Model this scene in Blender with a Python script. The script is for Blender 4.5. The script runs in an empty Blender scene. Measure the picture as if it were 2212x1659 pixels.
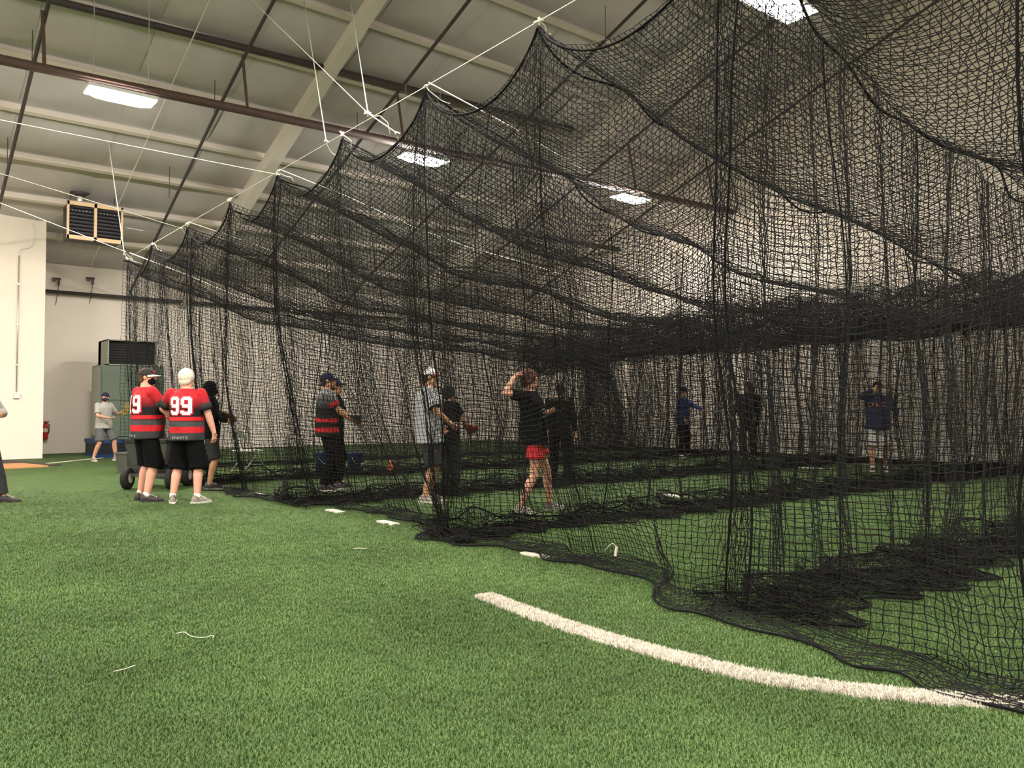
import bpy, bmesh, math, random
import numpy as np
from mathutils import Vector, Matrix, Euler
from mathutils.bvhtree import BVHTree

random.seed(7); rng = np.random.default_rng(7)
S = bpy.context.scene
COL = S.collection
PI = math.pi

# ------------------------------------------------------------------ camera, world, exposure
cam_d = bpy.data.cameras.new('camera'); cam = bpy.data.objects.new('camera', cam_d); COL.objects.link(cam)
cam_d.sensor_width = 36.0; cam_d.lens = 1750.0 / 2212.0 * 36.0; cam_d.clip_start = 0.05; cam_d.clip_end = 200
cam.location = (0, 0, 1.25)
cam.rotation_euler = (math.radians(90 + 1.718), 0, math.radians(-38.5))
S.camera = cam
W = bpy.data.worlds.new('world'); S.world = W; W.use_nodes = True
W.node_tree.nodes['Background'].inputs[0].default_value = (0.9, 0.95, 1, 1)
W.node_tree.nodes['Background'].inputs[1].default_value = 0.02
S.view_settings.view_transform = 'Standard'; S.view_settings.look = 'None'
S.view_settings.gamma = 1.0; S.view_settings.use_curve_mapping = False
S.view_settings.exposure = 1.97
S.cycles.max_bounces = 4; S.cycles.diffuse_bounces = 3; S.cycles.glossy_bounces = 2; S.cycles.transmission_bounces = 2
S.cycles.adaptive_threshold = 0.1; S.cycles.caustics_reflective = False; S.cycles.caustics_refractive = False
LAMP_STRENGTH = 105.0
LAMP_COLOR = (1.0, 0.94, 0.85, 1)

# room: x to the gable wall on the right, y to the back wall, roof rises from the back eave
XR, XL, YB, YF = 19.4, -16.0, 25.46, -14.0
ZE, SL = 5.17, 0.36
YRIDGE = 5.7
def roof_z(y): return ZE + SL * (YB - y) if y > YRIDGE else ZE + SL * (YB - YRIDGE) - SL * (YRIDGE - y)

# ------------------------------------------------------------------ materials
def mat(name, color, rough=0.7, var=0.12, scale=8.0, bump=0.0, bscale=60.0, metal=0.0, spec=0.3, coord='Object', sheen=0.0):
    m = bpy.data.materials.new(name); m.use_nodes = True
    nt = m.node_tree; N = nt.nodes; L = nt.links
    b = N['Principled BSDF']
    b.inputs['Roughness'].default_value = rough; b.inputs['Metallic'].default_value = metal
    b.inputs['Specular IOR Level'].default_value = spec
    if sheen: b.inputs['Sheen Weight'].default_value = sheen
    tc = N.new('ShaderNodeTexCoord')
    nz = N.new('ShaderNodeTexNoise'); nz.inputs['Scale'].default_value = scale; nz.inputs['Detail'].default_value = 4
    L.new(tc.outputs[coord], nz.inputs['Vector'])
    mx = N.new('ShaderNodeMix'); mx.data_type = 'RGBA'
    c = color
    mx.inputs[6].default_value = (c[0]*(1-var), c[1]*(1-var), c[2]*(1-var), 1)
    mx.inputs[7].default_value = (min(1, c[0]*(1+var)), min(1, c[1]*(1+var)), min(1, c[2]*(1+var)), 1)
    L.new(nz.outputs['Fac'], mx.inputs[0]); L.new(mx.outputs[2], b.inputs['Base Color'])
    if bump:
        n2 = N.new('ShaderNodeTexNoise'); n2.inputs['Scale'].default_value = bscale; n2.inputs['Detail'].default_value = 3
        L.new(tc.outputs[coord], n2.inputs['Vector'])
        bp = N.new('ShaderNodeBump'); bp.inputs['Strength'].default_value = bump; bp.inputs['Distance'].default_value = 0.02
        L.new(n2.outputs['Fac'], bp.inputs['Height']); L.new(bp.outputs['Normal'], b.inputs['Normal'])
    return m

M = {}
M['wall'] = mat('wall_paint', (0.82, 0.73, 0.635), 0.75, 0.04, 0.6, 0.12, 25)
M['wall_back'] = mat('wall_paint_back', (0.76, 0.69, 0.61), 0.75, 0.05, 0.5, 0.12, 25)
M['ceil'] = mat('insulation_vinyl', (0.57, 0.535, 0.53), 0.55, 0.16, 1.3, 0.5, 3.0)
M['roof'] = mat('roof_liner', (0.5, 0.48, 0.43), 0.6, 0.1, 1.0)
M['purlin'] = mat('purlin_paint', (0.66, 0.60, 0.52), 0.5, 0.06, 3.0)
M['rafter'] = mat('rafter_paint', (0.68, 0.63, 0.56), 0.5, 0.06, 2.0)
M['iron'] = mat('dark_pipe', (0.06, 0.05, 0.05), 0.5, 0.3, 6.0)
M['pipe_red'] = mat('rusty_pipe', (0.09, 0.055, 0.045), 0.55, 0.3, 9.0)
M['twine'] = mat('black_twine', (0.015, 0.0145, 0.0145), 0.85, 0.2, 30.0, spec=0.10)
M['border'] = mat('black_border_rope', (0.008, 0.008, 0.009), 0.85, 0.3, 60.0, spec=0.08)
M['rope'] = mat('white_rope', (0.72, 0.68, 0.60), 0.8, 0.15, 40.0)
M['white_turf'] = mat('white_turf', (0.74, 0.68, 0.58), 0.9, 0.18, 60.0, 0.6, 160)
M['white_plate'] = mat('white_rubber', (0.75, 0.70, 0.62), 0.7, 0.1, 20.0)
M['black_cloth'] = mat('black_cloth', (0.0055, 0.0055, 0.0065), 0.95, 0.25, 12.0, 0.5, 14, spec=0.08)
M['dark_cloth'] = mat('charcoal_cloth', (0.028, 0.028, 0.030), 0.9, 0.2, 12.0, 0.5, 14)
M['grey_cloth'] = mat('grey_cloth', (0.36, 0.34, 0.31), 0.9, 0.12, 12.0, 0.6, 12)
M['grey_cloth2'] = mat('pale_grey_cloth', (0.30, 0.30, 0.31), 0.9, 0.15, 12.0, 0.6, 12)
M['grey_short'] = mat('grey_shorts_cloth', (0.10, 0.10, 0.10), 0.9, 0.15, 12.0, 0.5, 14)
M['pale_short'] = mat('pale_shorts_cloth', (0.30, 0.29, 0.28), 0.9, 0.15, 12.0, 0.5, 14)
M['red_cloth'] = mat('red_cloth', (0.40, 0.014, 0.018), 0.8, 0.15, 12.0, 0.5, 14)
M['blue_cloth'] = mat('blue_cloth', (0.022, 0.034, 0.17), 0.9, 0.2, 12.0, 0.5, 14)
M['navy_cloth'] = mat('navy_cloth', (0.015, 0.018, 0.05), 0.9, 0.2, 12.0, 0.4, 14)
M['white_cloth'] = mat('white_cloth', (0.75, 0.72, 0.68), 0.9, 0.1, 12.0, 0.4, 14)
M['maroon_cloth'] = mat('maroon_cloth', (0.18, 0.02, 0.04), 0.9, 0.1, 12.0)
M['orange_print'] = mat('orange_print', (0.5, 0.16, 0.04), 0.8, 0.3, 20.0)
M['skin'] = mat('skin', (0.58, 0.30, 0.20), 0.55, 0.1, 10.0, 0.1, 40)
M['skin_tan'] = mat('skin_tan', (0.48, 0.25, 0.14), 0.55, 0.1, 10.0, 0.1, 40)
M['skin_pink'] = mat('skin_pink', (0.66, 0.33, 0.24), 0.55, 0.12, 10.0, 0.1, 40)
M['white_hair'] = mat('white_hair', (0.74, 0.68, 0.58), 0.8, 0.15, 40.0, 0.8, 60)
M['brown_hair'] = mat('brown_hair', (0.09, 0.04, 0.02), 0.7, 0.3, 40.0, 0.9, 60)
M['dark_hair'] = mat('dark_hair', (0.02, 0.014, 0.012), 0.7, 0.3, 40.0, 0.9, 60)
M['auburn_hair'] = mat('auburn_hair', (0.10, 0.035, 0.02), 0.7, 0.3, 40.0, 0.9, 60)
M['eye'] = mat('eye_dark', (0.02, 0.015, 0.01), 0.2, 0.1, 5)
M['lip'] = mat('lip', (0.40, 0.14, 0.11), 0.5, 0.1, 5)
M['shoe_white'] = mat('white_shoe', (0.66, 0.63, 0.58), 0.6, 0.15, 18.0)
M['shoe_dark'] = mat('dark_shoe', (0.035, 0.03, 0.032), 0.6, 0.4, 18.0)
M['shoe_grey'] = mat('grey_shoe', (0.25, 0.22, 0.19), 0.6, 0.6, 22.0)
M['sock'] = mat('white_sock', (0.75, 0.68, 0.64), 0.9, 0.05, 20.0)
M['leather'] = mat('brown_leather', (0.16, 0.085, 0.04), 0.55, 0.3, 14.0, 0.3, 30)
M['leather_y'] = mat('yellow_brown_leather', (0.26, 0.20, 0.06), 0.55, 0.6, 11.0, 0.3, 30)
M['leather_b'] = mat('black_leather', (0.02, 0.018, 0.016), 0.5, 0.3, 14.0, 0.3, 30)
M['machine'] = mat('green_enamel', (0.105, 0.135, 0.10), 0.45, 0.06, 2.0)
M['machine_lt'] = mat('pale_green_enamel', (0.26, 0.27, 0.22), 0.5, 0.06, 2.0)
M['machine_dk'] = mat('dark_grille', (0.012, 0.012, 0.011), 0.7, 0.3, 3.0)
M['sticker'] = mat('orange_sticker', (0.70, 0.14, 0.04), 0.6, 0.05, 5.0)
M['heater'] = mat('tan_enamel', (0.72, 0.50, 0.30), 0.5, 0.06, 3.0)
M['heater_dk'] = mat('heater_core', (0.03, 0.028, 0.035), 0.5, 0.2, 10.0)
M['steel'] = mat('galvanised', (0.62, 0.60, 0.56), 0.35, 0.1, 10.0, metal=0.7)
M['chrome'] = mat('bright_bulb_metal', (0.85, 0.83, 0.8), 0.15, 0.05, 10.0, metal=0.9)
M['red_enamel'] = mat('red_enamel', (0.42, 0.02, 0.025), 0.35, 0.1, 8.0)
M['black_plastic'] = mat('black_plastic', (0.02, 0.02, 0.02), 0.45, 0.2, 10.0)
M['grey_plastic'] = mat('grey_plastic', (0.075, 0.075, 0.07), 0.5, 0.15, 8.0)
M['rubber'] = mat('tyre_rubber', (0.018, 0.017, 0.016), 0.8, 0.2, 20.0)
M['hub'] = mat('cream_hub', (0.55, 0.50, 0.38), 0.5, 0.1, 12.0)
M['blue_plastic'] = mat('blue_plastic', (0.008, 0.024, 0.10), 0.4, 0.1, 8.0)
M['blue_mat'] = mat('blue_vinyl', (0.012, 0.04, 0.13), 0.5, 0.1, 5.0)
M['navy_mat'] = mat('dark_navy_vinyl', (0.007, 0.009, 0.015), 0.5, 0.15, 5.0)
M['cone'] = mat('orange_plastic', (0.75, 0.16, 0.035), 0.5, 0.08, 8.0)
M['clay'] = mat('orange_clay', (0.52, 0.25, 0.11), 0.9, 0.1, 6.0, 0.3, 40)
M['black_mat'] = mat('black_rubber_mat', (0.05, 0.042, 0.035), 0.85, 0.2, 12.0)
M['seat'] = mat('white_seat', (0.78, 0.74, 0.66), 0.5, 0.05, 8.0)
M['tag'] = mat('white_tag', (0.60, 0.54, 0.45), 0.6, 0.15, 30.0)
M['fixture'] = mat('white_fixture', (0.75, 0.75, 0.74), 0.4, 0.05, 8.0)
M['num_white'] = mat('white_print', (0.80, 0.78, 0.76), 0.6, 0.03, 8.0)
M['num_red'] = mat('red_print', (0.62, 0.02, 0.03), 0.6, 0.05, 8.0)
M['num_grey'] = mat('grey_print', (0.42, 0.42, 0.42), 0.6, 0.05, 8.0)

def emission(name, col, strength):
    m = bpy.data.materials.new(name); m.use_nodes = True
    nt = m.node_tree; nt.nodes.remove(nt.nodes['Principled BSDF'])
    e = nt.nodes.new('ShaderNodeEmission'); e.inputs[0].default_value = col; e.inputs[1].default_value = strength
    nt.links.new(e.outputs[0], nt.nodes['Material Output'].inputs[0]); return m
M['led'] = emission('led_panel', LAMP_COLOR, LAMP_STRENGTH)

# turf: colour from two noises, a blade grain and rolls of slightly different green
def turf_material():
    m = bpy.data.materials.new('turf_green'); m.use_nodes = True
    nt = m.node_tree; N = nt.nodes; L = nt.links; b = N['Principled BSDF']
    b.inputs['Roughness'].default_value = 0.75; b.inputs['Specular IOR Level'].default_value = 0.25
    tc = N.new('ShaderNodeTexCoord')
    def noise(s, d=4):
        n = N.new('ShaderNodeTexNoise'); n.inputs['Scale'].default_value = s; n.inputs['Detail'].default_value = d
        L.new(tc.outputs['Object'], n.inputs['Vector']); return n
    a, c, g = noise(0.7), noise(7, 5), noise(110, 3)
    def ramp(src, p):
        r = N.new('ShaderNodeValToRGB')
        r.color_ramp.elements[0].position = p[0][0]; r.color_ramp.elements[0].color = p[0][1] + (1,)
        r.color_ramp.elements[1].position = p[1][0]; r.color_ramp.elements[1].color = p[1][1] + (1,)
        L.new(src, r.inputs[0]); return r
    r1 = ramp(a.outputs['Fac'], [(0.3, (0.066, 0.122, 0.036)), (0.72, (0.098, 0.155, 0.046))])
    r2 = ramp(c.outputs['Fac'], [(0.3, (0.72, 0.72, 0.72)), (0.7, (1.15, 1.15, 1.15))])
    r3 = ramp(g.outputs['Fac'], [(0.32, (0.25, 0.28, 0.25)), (0.62, (1.3, 1.3, 1.25))])
    m1 = N.new('ShaderNodeMix'); m1.data_type = 'RGBA'; m1.blend_type = 'MULTIPLY'; m1.inputs[0].default_value = 1
    L.new(r1.outputs[0], m1.inputs[6]); L.new(r2.outputs[0], m1.inputs[7])
    m2 = N.new('ShaderNodeMix'); m2.data_type = 'RGBA'; m2.blend_type = 'MULTIPLY'; m2.inputs[0].default_value = 1
    L.new(m1.outputs[2], m2.inputs[6]); L.new(r3.outputs[0], m2.inputs[7])
    L.new(m2.outputs[2], b.inputs['Base Color'])
    bp = N.new('ShaderNodeBump'); bp.inputs['Strength'].default_value = 0.9; bp.inputs['Distance'].default_value = 0.02
    L.new(g.outputs['Fac'], bp.inputs['Height']); L.new(bp.outputs['Normal'], b.inputs['Normal'])
    return m
M['turf'] = turf_material()

def blade_material(name, lo, hi):
    m = bpy.data.materials.new(name); m.use_nodes = True
    nt = m.node_tree; N = nt.nodes; L = nt.links; b = N['Principled BSDF']
    b.inputs['Roughness'].default_value = 0.6; b.inputs['Specular IOR Level'].default_value = 0.3
    oi = N.new('ShaderNodeObjectInfo'); mx = N.new('ShaderNodeMix'); mx.data_type = 'RGBA'
    mx.inputs[6].default_value = lo + (1,); mx.inputs[7].default_value = hi + (1,)
    L.new(oi.outputs['Random'], mx.inputs[0])
    ge = N.new('ShaderNodeNewGeometry'); nz = N.new('ShaderNodeTexNoise'); nz.inputs['Scale'].default_value = 0.9; nz.inputs['Detail'].default_value = 3
    L.new(ge.outputs['Position'], nz.inputs['Vector'])
    mr = N.new('ShaderNodeMapRange'); mr.inputs[1].default_value = 0.3; mr.inputs[2].default_value = 0.7; mr.inputs[3].default_value = 0.72; mr.inputs[4].default_value = 1.2
    L.new(nz.outputs['Fac'], mr.inputs[0]); vm = N.new('ShaderNodeVectorMath'); vm.operation = 'SCALE'
    L.new(mx.outputs[2], vm.inputs[0]); L.new(mr.outputs[0], vm.inputs['Scale']); L.new(vm.outputs[0], b.inputs['Base Color']); return m
M['blade'] = blade_material('turf_blade', (0.085, 0.158, 0.050), (0.155, 0.235, 0.075))
M['blade_white'] = blade_material('white_turf_blade', (0.55, 0.50, 0.42), (0.85, 0.78, 0.68))

# striped team jersey: bands by the height on the shirt (the cloth itself has these colours)
def jersey_material(name, zs, cols, grad=None):
    m = bpy.data.materials.new(name); m.use_nodes = True
    nt = m.node_tree; N = nt.nodes; L = nt.links; b = N['Principled BSDF']
    b.inputs['Roughness'].default_value = 0.75; b.inputs['Specular IOR Level'].default_value = 0.25
    tc = N.new('ShaderNodeTexCoord'); sp = N.new('ShaderNodeSeparateXYZ'); L.new(tc.outputs['Object'], sp.inputs[0])
    mr = N.new('ShaderNodeMapRange'); mr.inputs[1].default_value = 0.7; mr.inputs[2].default_value = 1.6
    L.new(sp.outputs['Z'], mr.inputs[0])
    r = N.new('ShaderNodeValToRGB'); e = r.color_ramp.elements
    pts = list(zip(zs, cols))
    for i, (z, c) in enumerate(pts):
        p = (z - 0.7) / 0.9
        el = e[i] if i < 2 else e.new(p)
        el.position = p; el.color = c + (1,)
    L.new(mr.outputs[0], r.inputs[0]); L.new(r.outputs[0], b.inputs['Base Color'])
    n2 = N.new('ShaderNodeTexNoise'); n2.inputs['Scale'].default_value = 9; L.new(tc.outputs['Object'], n2.inputs['Vector'])
    bp = N.new('ShaderNodeBump'); bp.inputs['Strength'].default_value = 0.5; bp.inputs['Distance'].default_value = 0.03
    L.new(n2.outputs['Fac'], bp.inputs['Height']); L.new(bp.outputs['Normal'], b.inputs['Normal'])
    return m
RED, BLK, GRY, DGR = (0.50, 0.014, 0.022), (0.008, 0.007, 0.008), (0.055, 0.055, 0.058), (0.035, 0.035, 0.038)
e_ = 0.003
M['jersey'] = jersey_material('team_jersey',
    [0.70, 0.917, 0.917+e_, 0.995, 0.995+e_, 1.062, 1.062+e_, 1.072, 1.072+e_, 1.126, 1.126+e_, 1.22, 1.35, 1.42],
    [DGR, DGR, RED, RED, GRY, GRY, BLK, BLK, RED, RED, BLK, BLK, (0.40, 0.015, 0.025), RED])
M['jersey_grey'] = jersey_material('grey_shoulder_jersey',
    [0.70, 0.86, 0.86+e_, 0.94, 0.94+e_, 1.01, 1.01+e_, 1.07, 1.07+e_, 1.20, 1.36, 1.44],
    [BLK, BLK, RED, RED, BLK, BLK, RED, RED, BLK, BLK, (0.12, 0.12, 0.13), (0.30, 0.31, 0.32)])

# ------------------------------------------------------------------ mesh helpers
def smooth(me): me.polygons.foreach_set('use_smooth', [True]*len(me.polygons))

def add(name, me, m, parent=None, loc=None, rot=None):
    o = bpy.data.objects.new(name, me)
    if m is not None and not me.materials: me.materials.append(m)
    COL.objects.link(o)
    if parent is not None: o.parent = parent
    if loc is not None: o.location = loc
    if rot is not None: o.rotation_euler = rot
    return o
def tag(o, label, cat, group=None, kind=None):
    o['label'] = label; o['category'] = cat
    if group: o['group'] = group
    if kind: o['kind'] = kind
    return o
def empty(name, loc=(0,0,0), rz=0.0):
    o = bpy.data.objects.new(name, None); COL.objects.link(o); o.location = loc; o.rotation_euler = (0,0,rz); return o
def structure(o, label=None):
    o['kind'] = 'structure'
    if label: o['label'] = label
    return o

class G:
    """collects simple shapes into one mesh"""
    def __init__(s): s.v = []; s.f = []
    def raw(s, v, f):
        k = len(s.v); s.v += [tuple(map(float, p)) for p in v]; s.f += [tuple(i+k for i in q) for q in f]; return s
    def box(s, c, d, R=None):
        x, y, z = d[0]/2, d[1]/2, d[2]/2
        V = [Vector(p) for p in [(-x,-y,-z),(x,-y,-z),(x,y,-z),(-x,y,-z),(-x,-y,z),(x,-y,z),(x,y,z),(-x,y,z)]]
        if R is not None: V = [R @ p for p in V]
        return s.raw([p+Vector(c) for p in V], [(0,3,2,1),(4,5,6,7),(0,1,5,4),(1,2,6,5),(2,3,7,6),(3,0,4,7)])
    def prism(s, pts, a, b):
        """pts: list of 3D points (one cap); offset vector from a to b"""
        n = len(pts); o = Vector(b)-Vector(a)
        V = [Vector(p) for p in pts] + [Vector(p)+o for p in pts]
        return s.raw(V, [tuple(range(n))[::-1], tuple(range(n, 2*n))] + [(i, (i+1) % n, n+(i+1) % n, n+i) for i in range(n)])
    def ring_loft(s, rings, cap=True):
        n = len(rings[0]); V = [p for r in rings for p in r]; F = []
        for i in range(len(rings)-1):
            for j in range(n):
                F.append((i*n+j, i*n+(j+1) % n, (i+1)*n+(j+1) % n, (i+1)*n+j))
        if cap: F += [tuple(range(n))[::-1], tuple(range((len(rings)-1)*n, len(rings)*n))]
        return s.raw(V, F)
    def tube(s, pts, r, n=8, cap=True):
        pts = [Vector(p) for p in pts]; rr = r if isinstance(r, (list, tuple)) else [r]*len(pts)
        rings = []; ref = None
        for i, p in enumerate(pts):
            t = (pts[min(i+1, len(pts)-1)] - pts[max(i-1, 0)]).normalized()
            if ref is None: ref = Vector((0,0,1)) if abs(t.z) < 0.9 else Vector((1,0,0))
            u = (ref - t*ref.dot(t)).normalized(); w = t.cross(u); ref = u
            rings.append([p + (u*math.cos(2*PI*k/n) + w*math.sin(2*PI*k/n))*rr[i] for k in range(n)])
        return s.ring_loft(rings, cap)
    def capsule(s, a, b, ra, rb, n=12):
        a, b = Vector(a), Vector(b); d = (b-a)
        L = d.length
        if L < 1e-5: return s.ellipsoid(a, (ra, ra, ra))
        t = d/L; P = []; Rr = []
        for k in (90, 60, 30): P.append(a - t*ra*math.sin(math.radians(k))); Rr.append(max(1e-3, ra*math.cos(math.radians(k))))
        P.append(a); Rr.append(ra); P.append((a+b)/2); Rr.append((ra+rb)/2); P.append(b); Rr.append(rb)
        for k in (30, 60, 90): P.append(b + t*rb*math.sin(math.radians(k))); Rr.append(max(1e-3, rb*math.cos(math.radians(k))))
        return s.tube(P, Rr, n)
    def ellipsoid(s, c, r, R=None, n=16, m=10, zmin=-1.0):
        c = Vector(c); rings = []
        a0 = math.asin(zmin) if zmin > -1 else -PI/2 + 0.06
        for i in range(m+1):
            th = a0 + (PI/2 - 0.06 - a0)*i/m
            ring = []
            for j in range(n):
                p = Vector((r[0]*math.cos(th)*math.cos(2*PI*j/n), r[1]*math.cos(th)*math.sin(2*PI*j/n), r[2]*math.sin(th)))
                ring.append((R @ p if R is not None else p) + c)
            rings.append(ring)
        return s.ring_loft(rings)
    def disc(s, c, axis, r, h, n=24):
        c = Vector(c); t = Vector(axis).normalized(); return s.tube([c - t*h/2, c + t*h/2], r, n)
    def mesh(s, name, sm=False):
        me = bpy.data.meshes.new(name); me.from_pydata(s.v, [], s.f); me.update()
        if sm: smooth(me)
        return me

def remesh(g, voxel, it=4, dec=None):
    """fuse the overlapping shapes of g into one continuous skin"""
    me = g.mesh('tmp'); bm = bmesh.new(); bm.from_mesh(me); bmesh.ops.recalc_face_normals(bm, faces=bm.faces); bm.to_mesh(me); bm.free()
    o = bpy.data.objects.new('tmp', me); COL.objects.link(o)
    r = o.modifiers.new('r', 'REMESH'); r.mode = 'VOXEL'; r.voxel_size = voxel
    if it: sm = o.modifiers.new('s', 'SMOOTH'); sm.iterations = it; sm.factor = 0.5
    if dec: d = o.modifiers.new('d', 'DECIMATE'); d.ratio = dec
    dg = bpy.context.evaluated_depsgraph_get()
    out = bpy.data.meshes.new_from_object(o.evaluated_get(dg))
    bpy.data.objects.remove(o); bpy.data.meshes.remove(me); smooth(out); return out

def wrinkle(me, amp, seed, z_top):
    """soft cloth folds, stronger towards the hem"""
    n = len(me.vertices); co = np.empty(n*3, np.float32); no = np.empty(n*3, np.float32)
    me.vertices.foreach_get('co', co); me.vertices.foreach_get('normal', no)
    co = co.reshape(-1, 3); no = no.reshape(-1, 3); r = np.random.default_rng(seed)
    h = np.zeros(n)
    for i in range(6):
        a = r.uniform(0, 2*PI); f = r.uniform(14, 30); k = np.array([math.cos(a)*f, math.sin(a)*f, r.uniform(-9, 9)])
        h += np.sin(co@k + r.uniform(0, 6.3) + 1.5*np.sin(co[:, 2]*11 + i))
    w = np.clip((z_top-co[:, 2])/(z_top-0.8), 0.25, 1.2)
    co = co + no*(amp*h/2.4*w)[:, None]
    me.vertices.foreach_set('co', co.astype(np.float32).ravel()); me.update(); return me

def fast_mesh(name, V, Q):
    me = bpy.data.meshes.new(name)
    me.vertices.add(len(V)); me.vertices.foreach_set('co', np.ascontiguousarray(V, np.float32).ravel())
    me.loops.add(Q.size); me.loops.foreach_set('vertex_index', np.ascontiguousarray(Q, np.int32).ravel())
    me.polygons.add(len(Q)); me.polygons.foreach_set('loop_start', np.arange(0, Q.size, 4, dtype=np.int32))
    me.update(calc_edges=True); return me

# ------------------------------------------------------------------ the room
BZ = 0.0
def wall_box(name, c, d, m): return structure(add(name, G().box((0,0,0), d).mesh(name), m, loc=c))
floor = structure(add('floor', G().box((0,0,-0.1), (XR-XL+0.4, YB-YF+0.4, 0.2)).mesh('floor'), M['turf'], loc=((XR+XL)/2, (YB+YF)/2, 0)), 'green artificial turf floor of the hall')
wall_box('wall_back', ((XR+XL)/2, YB+0.1, ZE/2+0.2), (XR-XL+0.4, 0.2, ZE+0.6), M['wall_back'])
wall_box('wall_front', ((XR+XL)/2, YF-0.1, ZE/2), (XR-XL+0.4, 0.2, ZE+0.2), M['wall'])
ZR = roof_z(YRIDGE)
def gable(name, x, dx):
    g = G().prism([(x, YF, 0), (x, YB, 0), (x, YB, ZE+0.3), (x, YRIDGE, ZR+0.3), (x, YF, ZE+0.3)], (0,0,0), (dx,0,0))
    me = g.mesh(name); bm = bmesh.new(); bm.from_mesh(me); bmesh.ops.recalc_face_normals(bm, faces=bm.faces); bm.to_mesh(me); bm.free()
    return structure(add(name, me, M['wall']))
gable('wall_right', XR, 0.2); gable('wall_left', XL, -0.2)
# office block in the back left corner: stands in front of the back wall
wall_box('wall_partition', ((XL+3.45)/2, (23.2+YB)/2, 3.0), (3.45-XL, YB-23.2, 6.02), M['wall'])
# roof slabs
def slab(name, y0, z0, y1, z1):
    g = G().prism([(XL-0.2, y0, z0+0.1), (XL-0.2, y1, z1+0.1), (XL-0.2, y1, z1+0.3), (XL-0.2, y0, z0+0.3)], (0,0,0), (XR-XL+0.4,0,0))
    me = g.mesh(name); bm = bmesh.new(); bm.from_mesh(me); bmesh.ops.recalc_face_normals(bm, faces=bm.faces); bm.to_mesh(me); bm.free()
    return structure(add(name, me, M['roof']))
ceil = slab('ceiling', YRIDGE, ZR, YB+0.2, roof_z(YB+0.2)); ceil['label'] = 'pitched hall ceiling of sagging insulation between purlins'
slab('ceiling_front', YF-0.2, ZE-0.07, YRIDGE, ZR)
# insulation panels between the purlins, each a bulging sheet
PUR = [23.85 - 1.55*k for k in range(0, 12)]
def panel_mesh(w, l, sag, seed):
    r = np.random.default_rng(seed); nx, ny = 6, 5; V = []; F = []
    for j in range(ny+1):
        for i in range(nx+1):
            u, v = i/nx, j/ny
            b = (4*u*(1-u))**0.6*0.55 + 0.45
            z = -sag*b*(4*v*(1-v))**0.8 + (r.normal(0, 0.008) if 0 < i < nx and 0 < j < ny else 0)
            V.append(((u-0.5)*w, (v-0.5)*l, z))
    for j in range(ny):
        for i in range(nx):
            a = j*(nx+1)+i; F.append((a, a+nx+1, a+nx+2, a+1))
    g = G(); g.raw(V, F); return g.mesh('insulation_panel', True)
th = -math.atan(SL)
PW = 1.9; PL = 1.55/math.cos(th)
pms = [panel_mesh(PW, PL, 0.10+0.03*k, k) for k in range(4)]
for pm in pms: pm.materials.append(M['ceil'])
ys_p = [YB - 0.0] + PUR
for j in range(12):
    yc = 23.85 + 0.775 - 1.55*j
    for i in range(14):
        xc = XR - PW*(i+0.5)
        o = add('insulation_panel', pms[random.randrange(4)], None, ceil, (xc, yc, roof_z(yc)+0.09), (th, 0, 0))
for y in PUR:
    z = roof_z(y)
    g = G(); R = Euler((th,0,0)).to_matrix()
    g.box((0,0,0), (XR-XL, 0.02, 0.20), R); g.box(R @ Vector((0,-0.045,-0.10)), (XR-XL, 0.11, 0.02), R)
    add('purlin', g.mesh('purlin'), M['purlin'], ceil, ((XR+XL)/2, y, z-0.01))
# rigid frame rafters
def rafter(x):
    g = G(); n = 14; y1, y0 = YB-0.05, YRIDGE
    def dep(y): return 0.42 + 0.35*max(0, (y-15)/10)
    for i in range(n):
        ya, yb_ = y0+(y1-y0)*i/n, y0+(y1-y0)*(i+1)/n
        ta, tb = roof_z(ya)-0.1, roof_z(yb_)-0.1; ba, bb = ta-dep(ya), tb-dep(yb_)
        g.prism([(x-0.012, ya, ta), (x-0.012, yb_, tb), (x-0.012, yb_, bb), (x-0.012, ya, ba)], (0,0,0), (0.024,0,0))
        g.prism([(x-0.13, ya, ba), (x-0.13, yb_, bb), (x-0.13, yb_, bb-0.02), (x-0.13, ya, ba-0.02)], (0,0,0), (0.26,0,0))
    me = g.mesh('rafter'); bm = bmesh.new(); bm.from_mesh(me); bmesh.ops.recalc_face_normals(bm, faces=bm.faces); bm.to_mesh(me); bm.free()
    o = structure(add('rafter', me, M['rafter']), 'tapered pale steel roof frame'); return o
for x in (-7.7, -0.1, 7.45, 15.05): rafter(x)
# baseboard-like dark strip under the right wall is not present; net curtain runs there

# ------------------------------------------------------------------ pipes under the roof
def pipe_thing(name, pts, r, m, label, group=None, n=10):
    o = empty(name, pts[0]); g = G().tube([Vector(p)-Vector(pts[0]) for p in pts], r, n)
    add('pipe', g.mesh('pipe', True), m, o); tag(o, label, 'pipe', group); return o
def strap(parent, p0, p1, r=0.012, name='hanger_rod', m='iron'):
    o = Vector(parent.location)
    return add(name, G().tube([Vector(p0)-o, Vector(p1)-o], r, 6).mesh(name), M[m], parent)
mp = pipe_thing('sprinkler_main', [(XL+0.2, 16.42, 6.9), (XR-0.03, 14.18, 6.9)], 0.085, M['pipe_red'], 'thick dark main pipe over the row of lit lamps')
for x in (2.2, 5.55, 8.85, 12.25, 15.6, 18.6):
    yp = 15.3 - 0.0645*(x-1.57); strap(mp, (x, yp, 6.9), (x, yp+0.3, roof_z(yp+0.3)-0.75), 0.03, 'riser', 'pipe_red')
hp = pipe_thing('sprinkler_main', [(XL+0.2, 16.75, roof_z(16.75)-0.14), (14.4, 15.55, roof_z(15.55)-0.14)], 0.07, M['iron'], 'dark pipe tucked under the roof above the main pipe')
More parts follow.
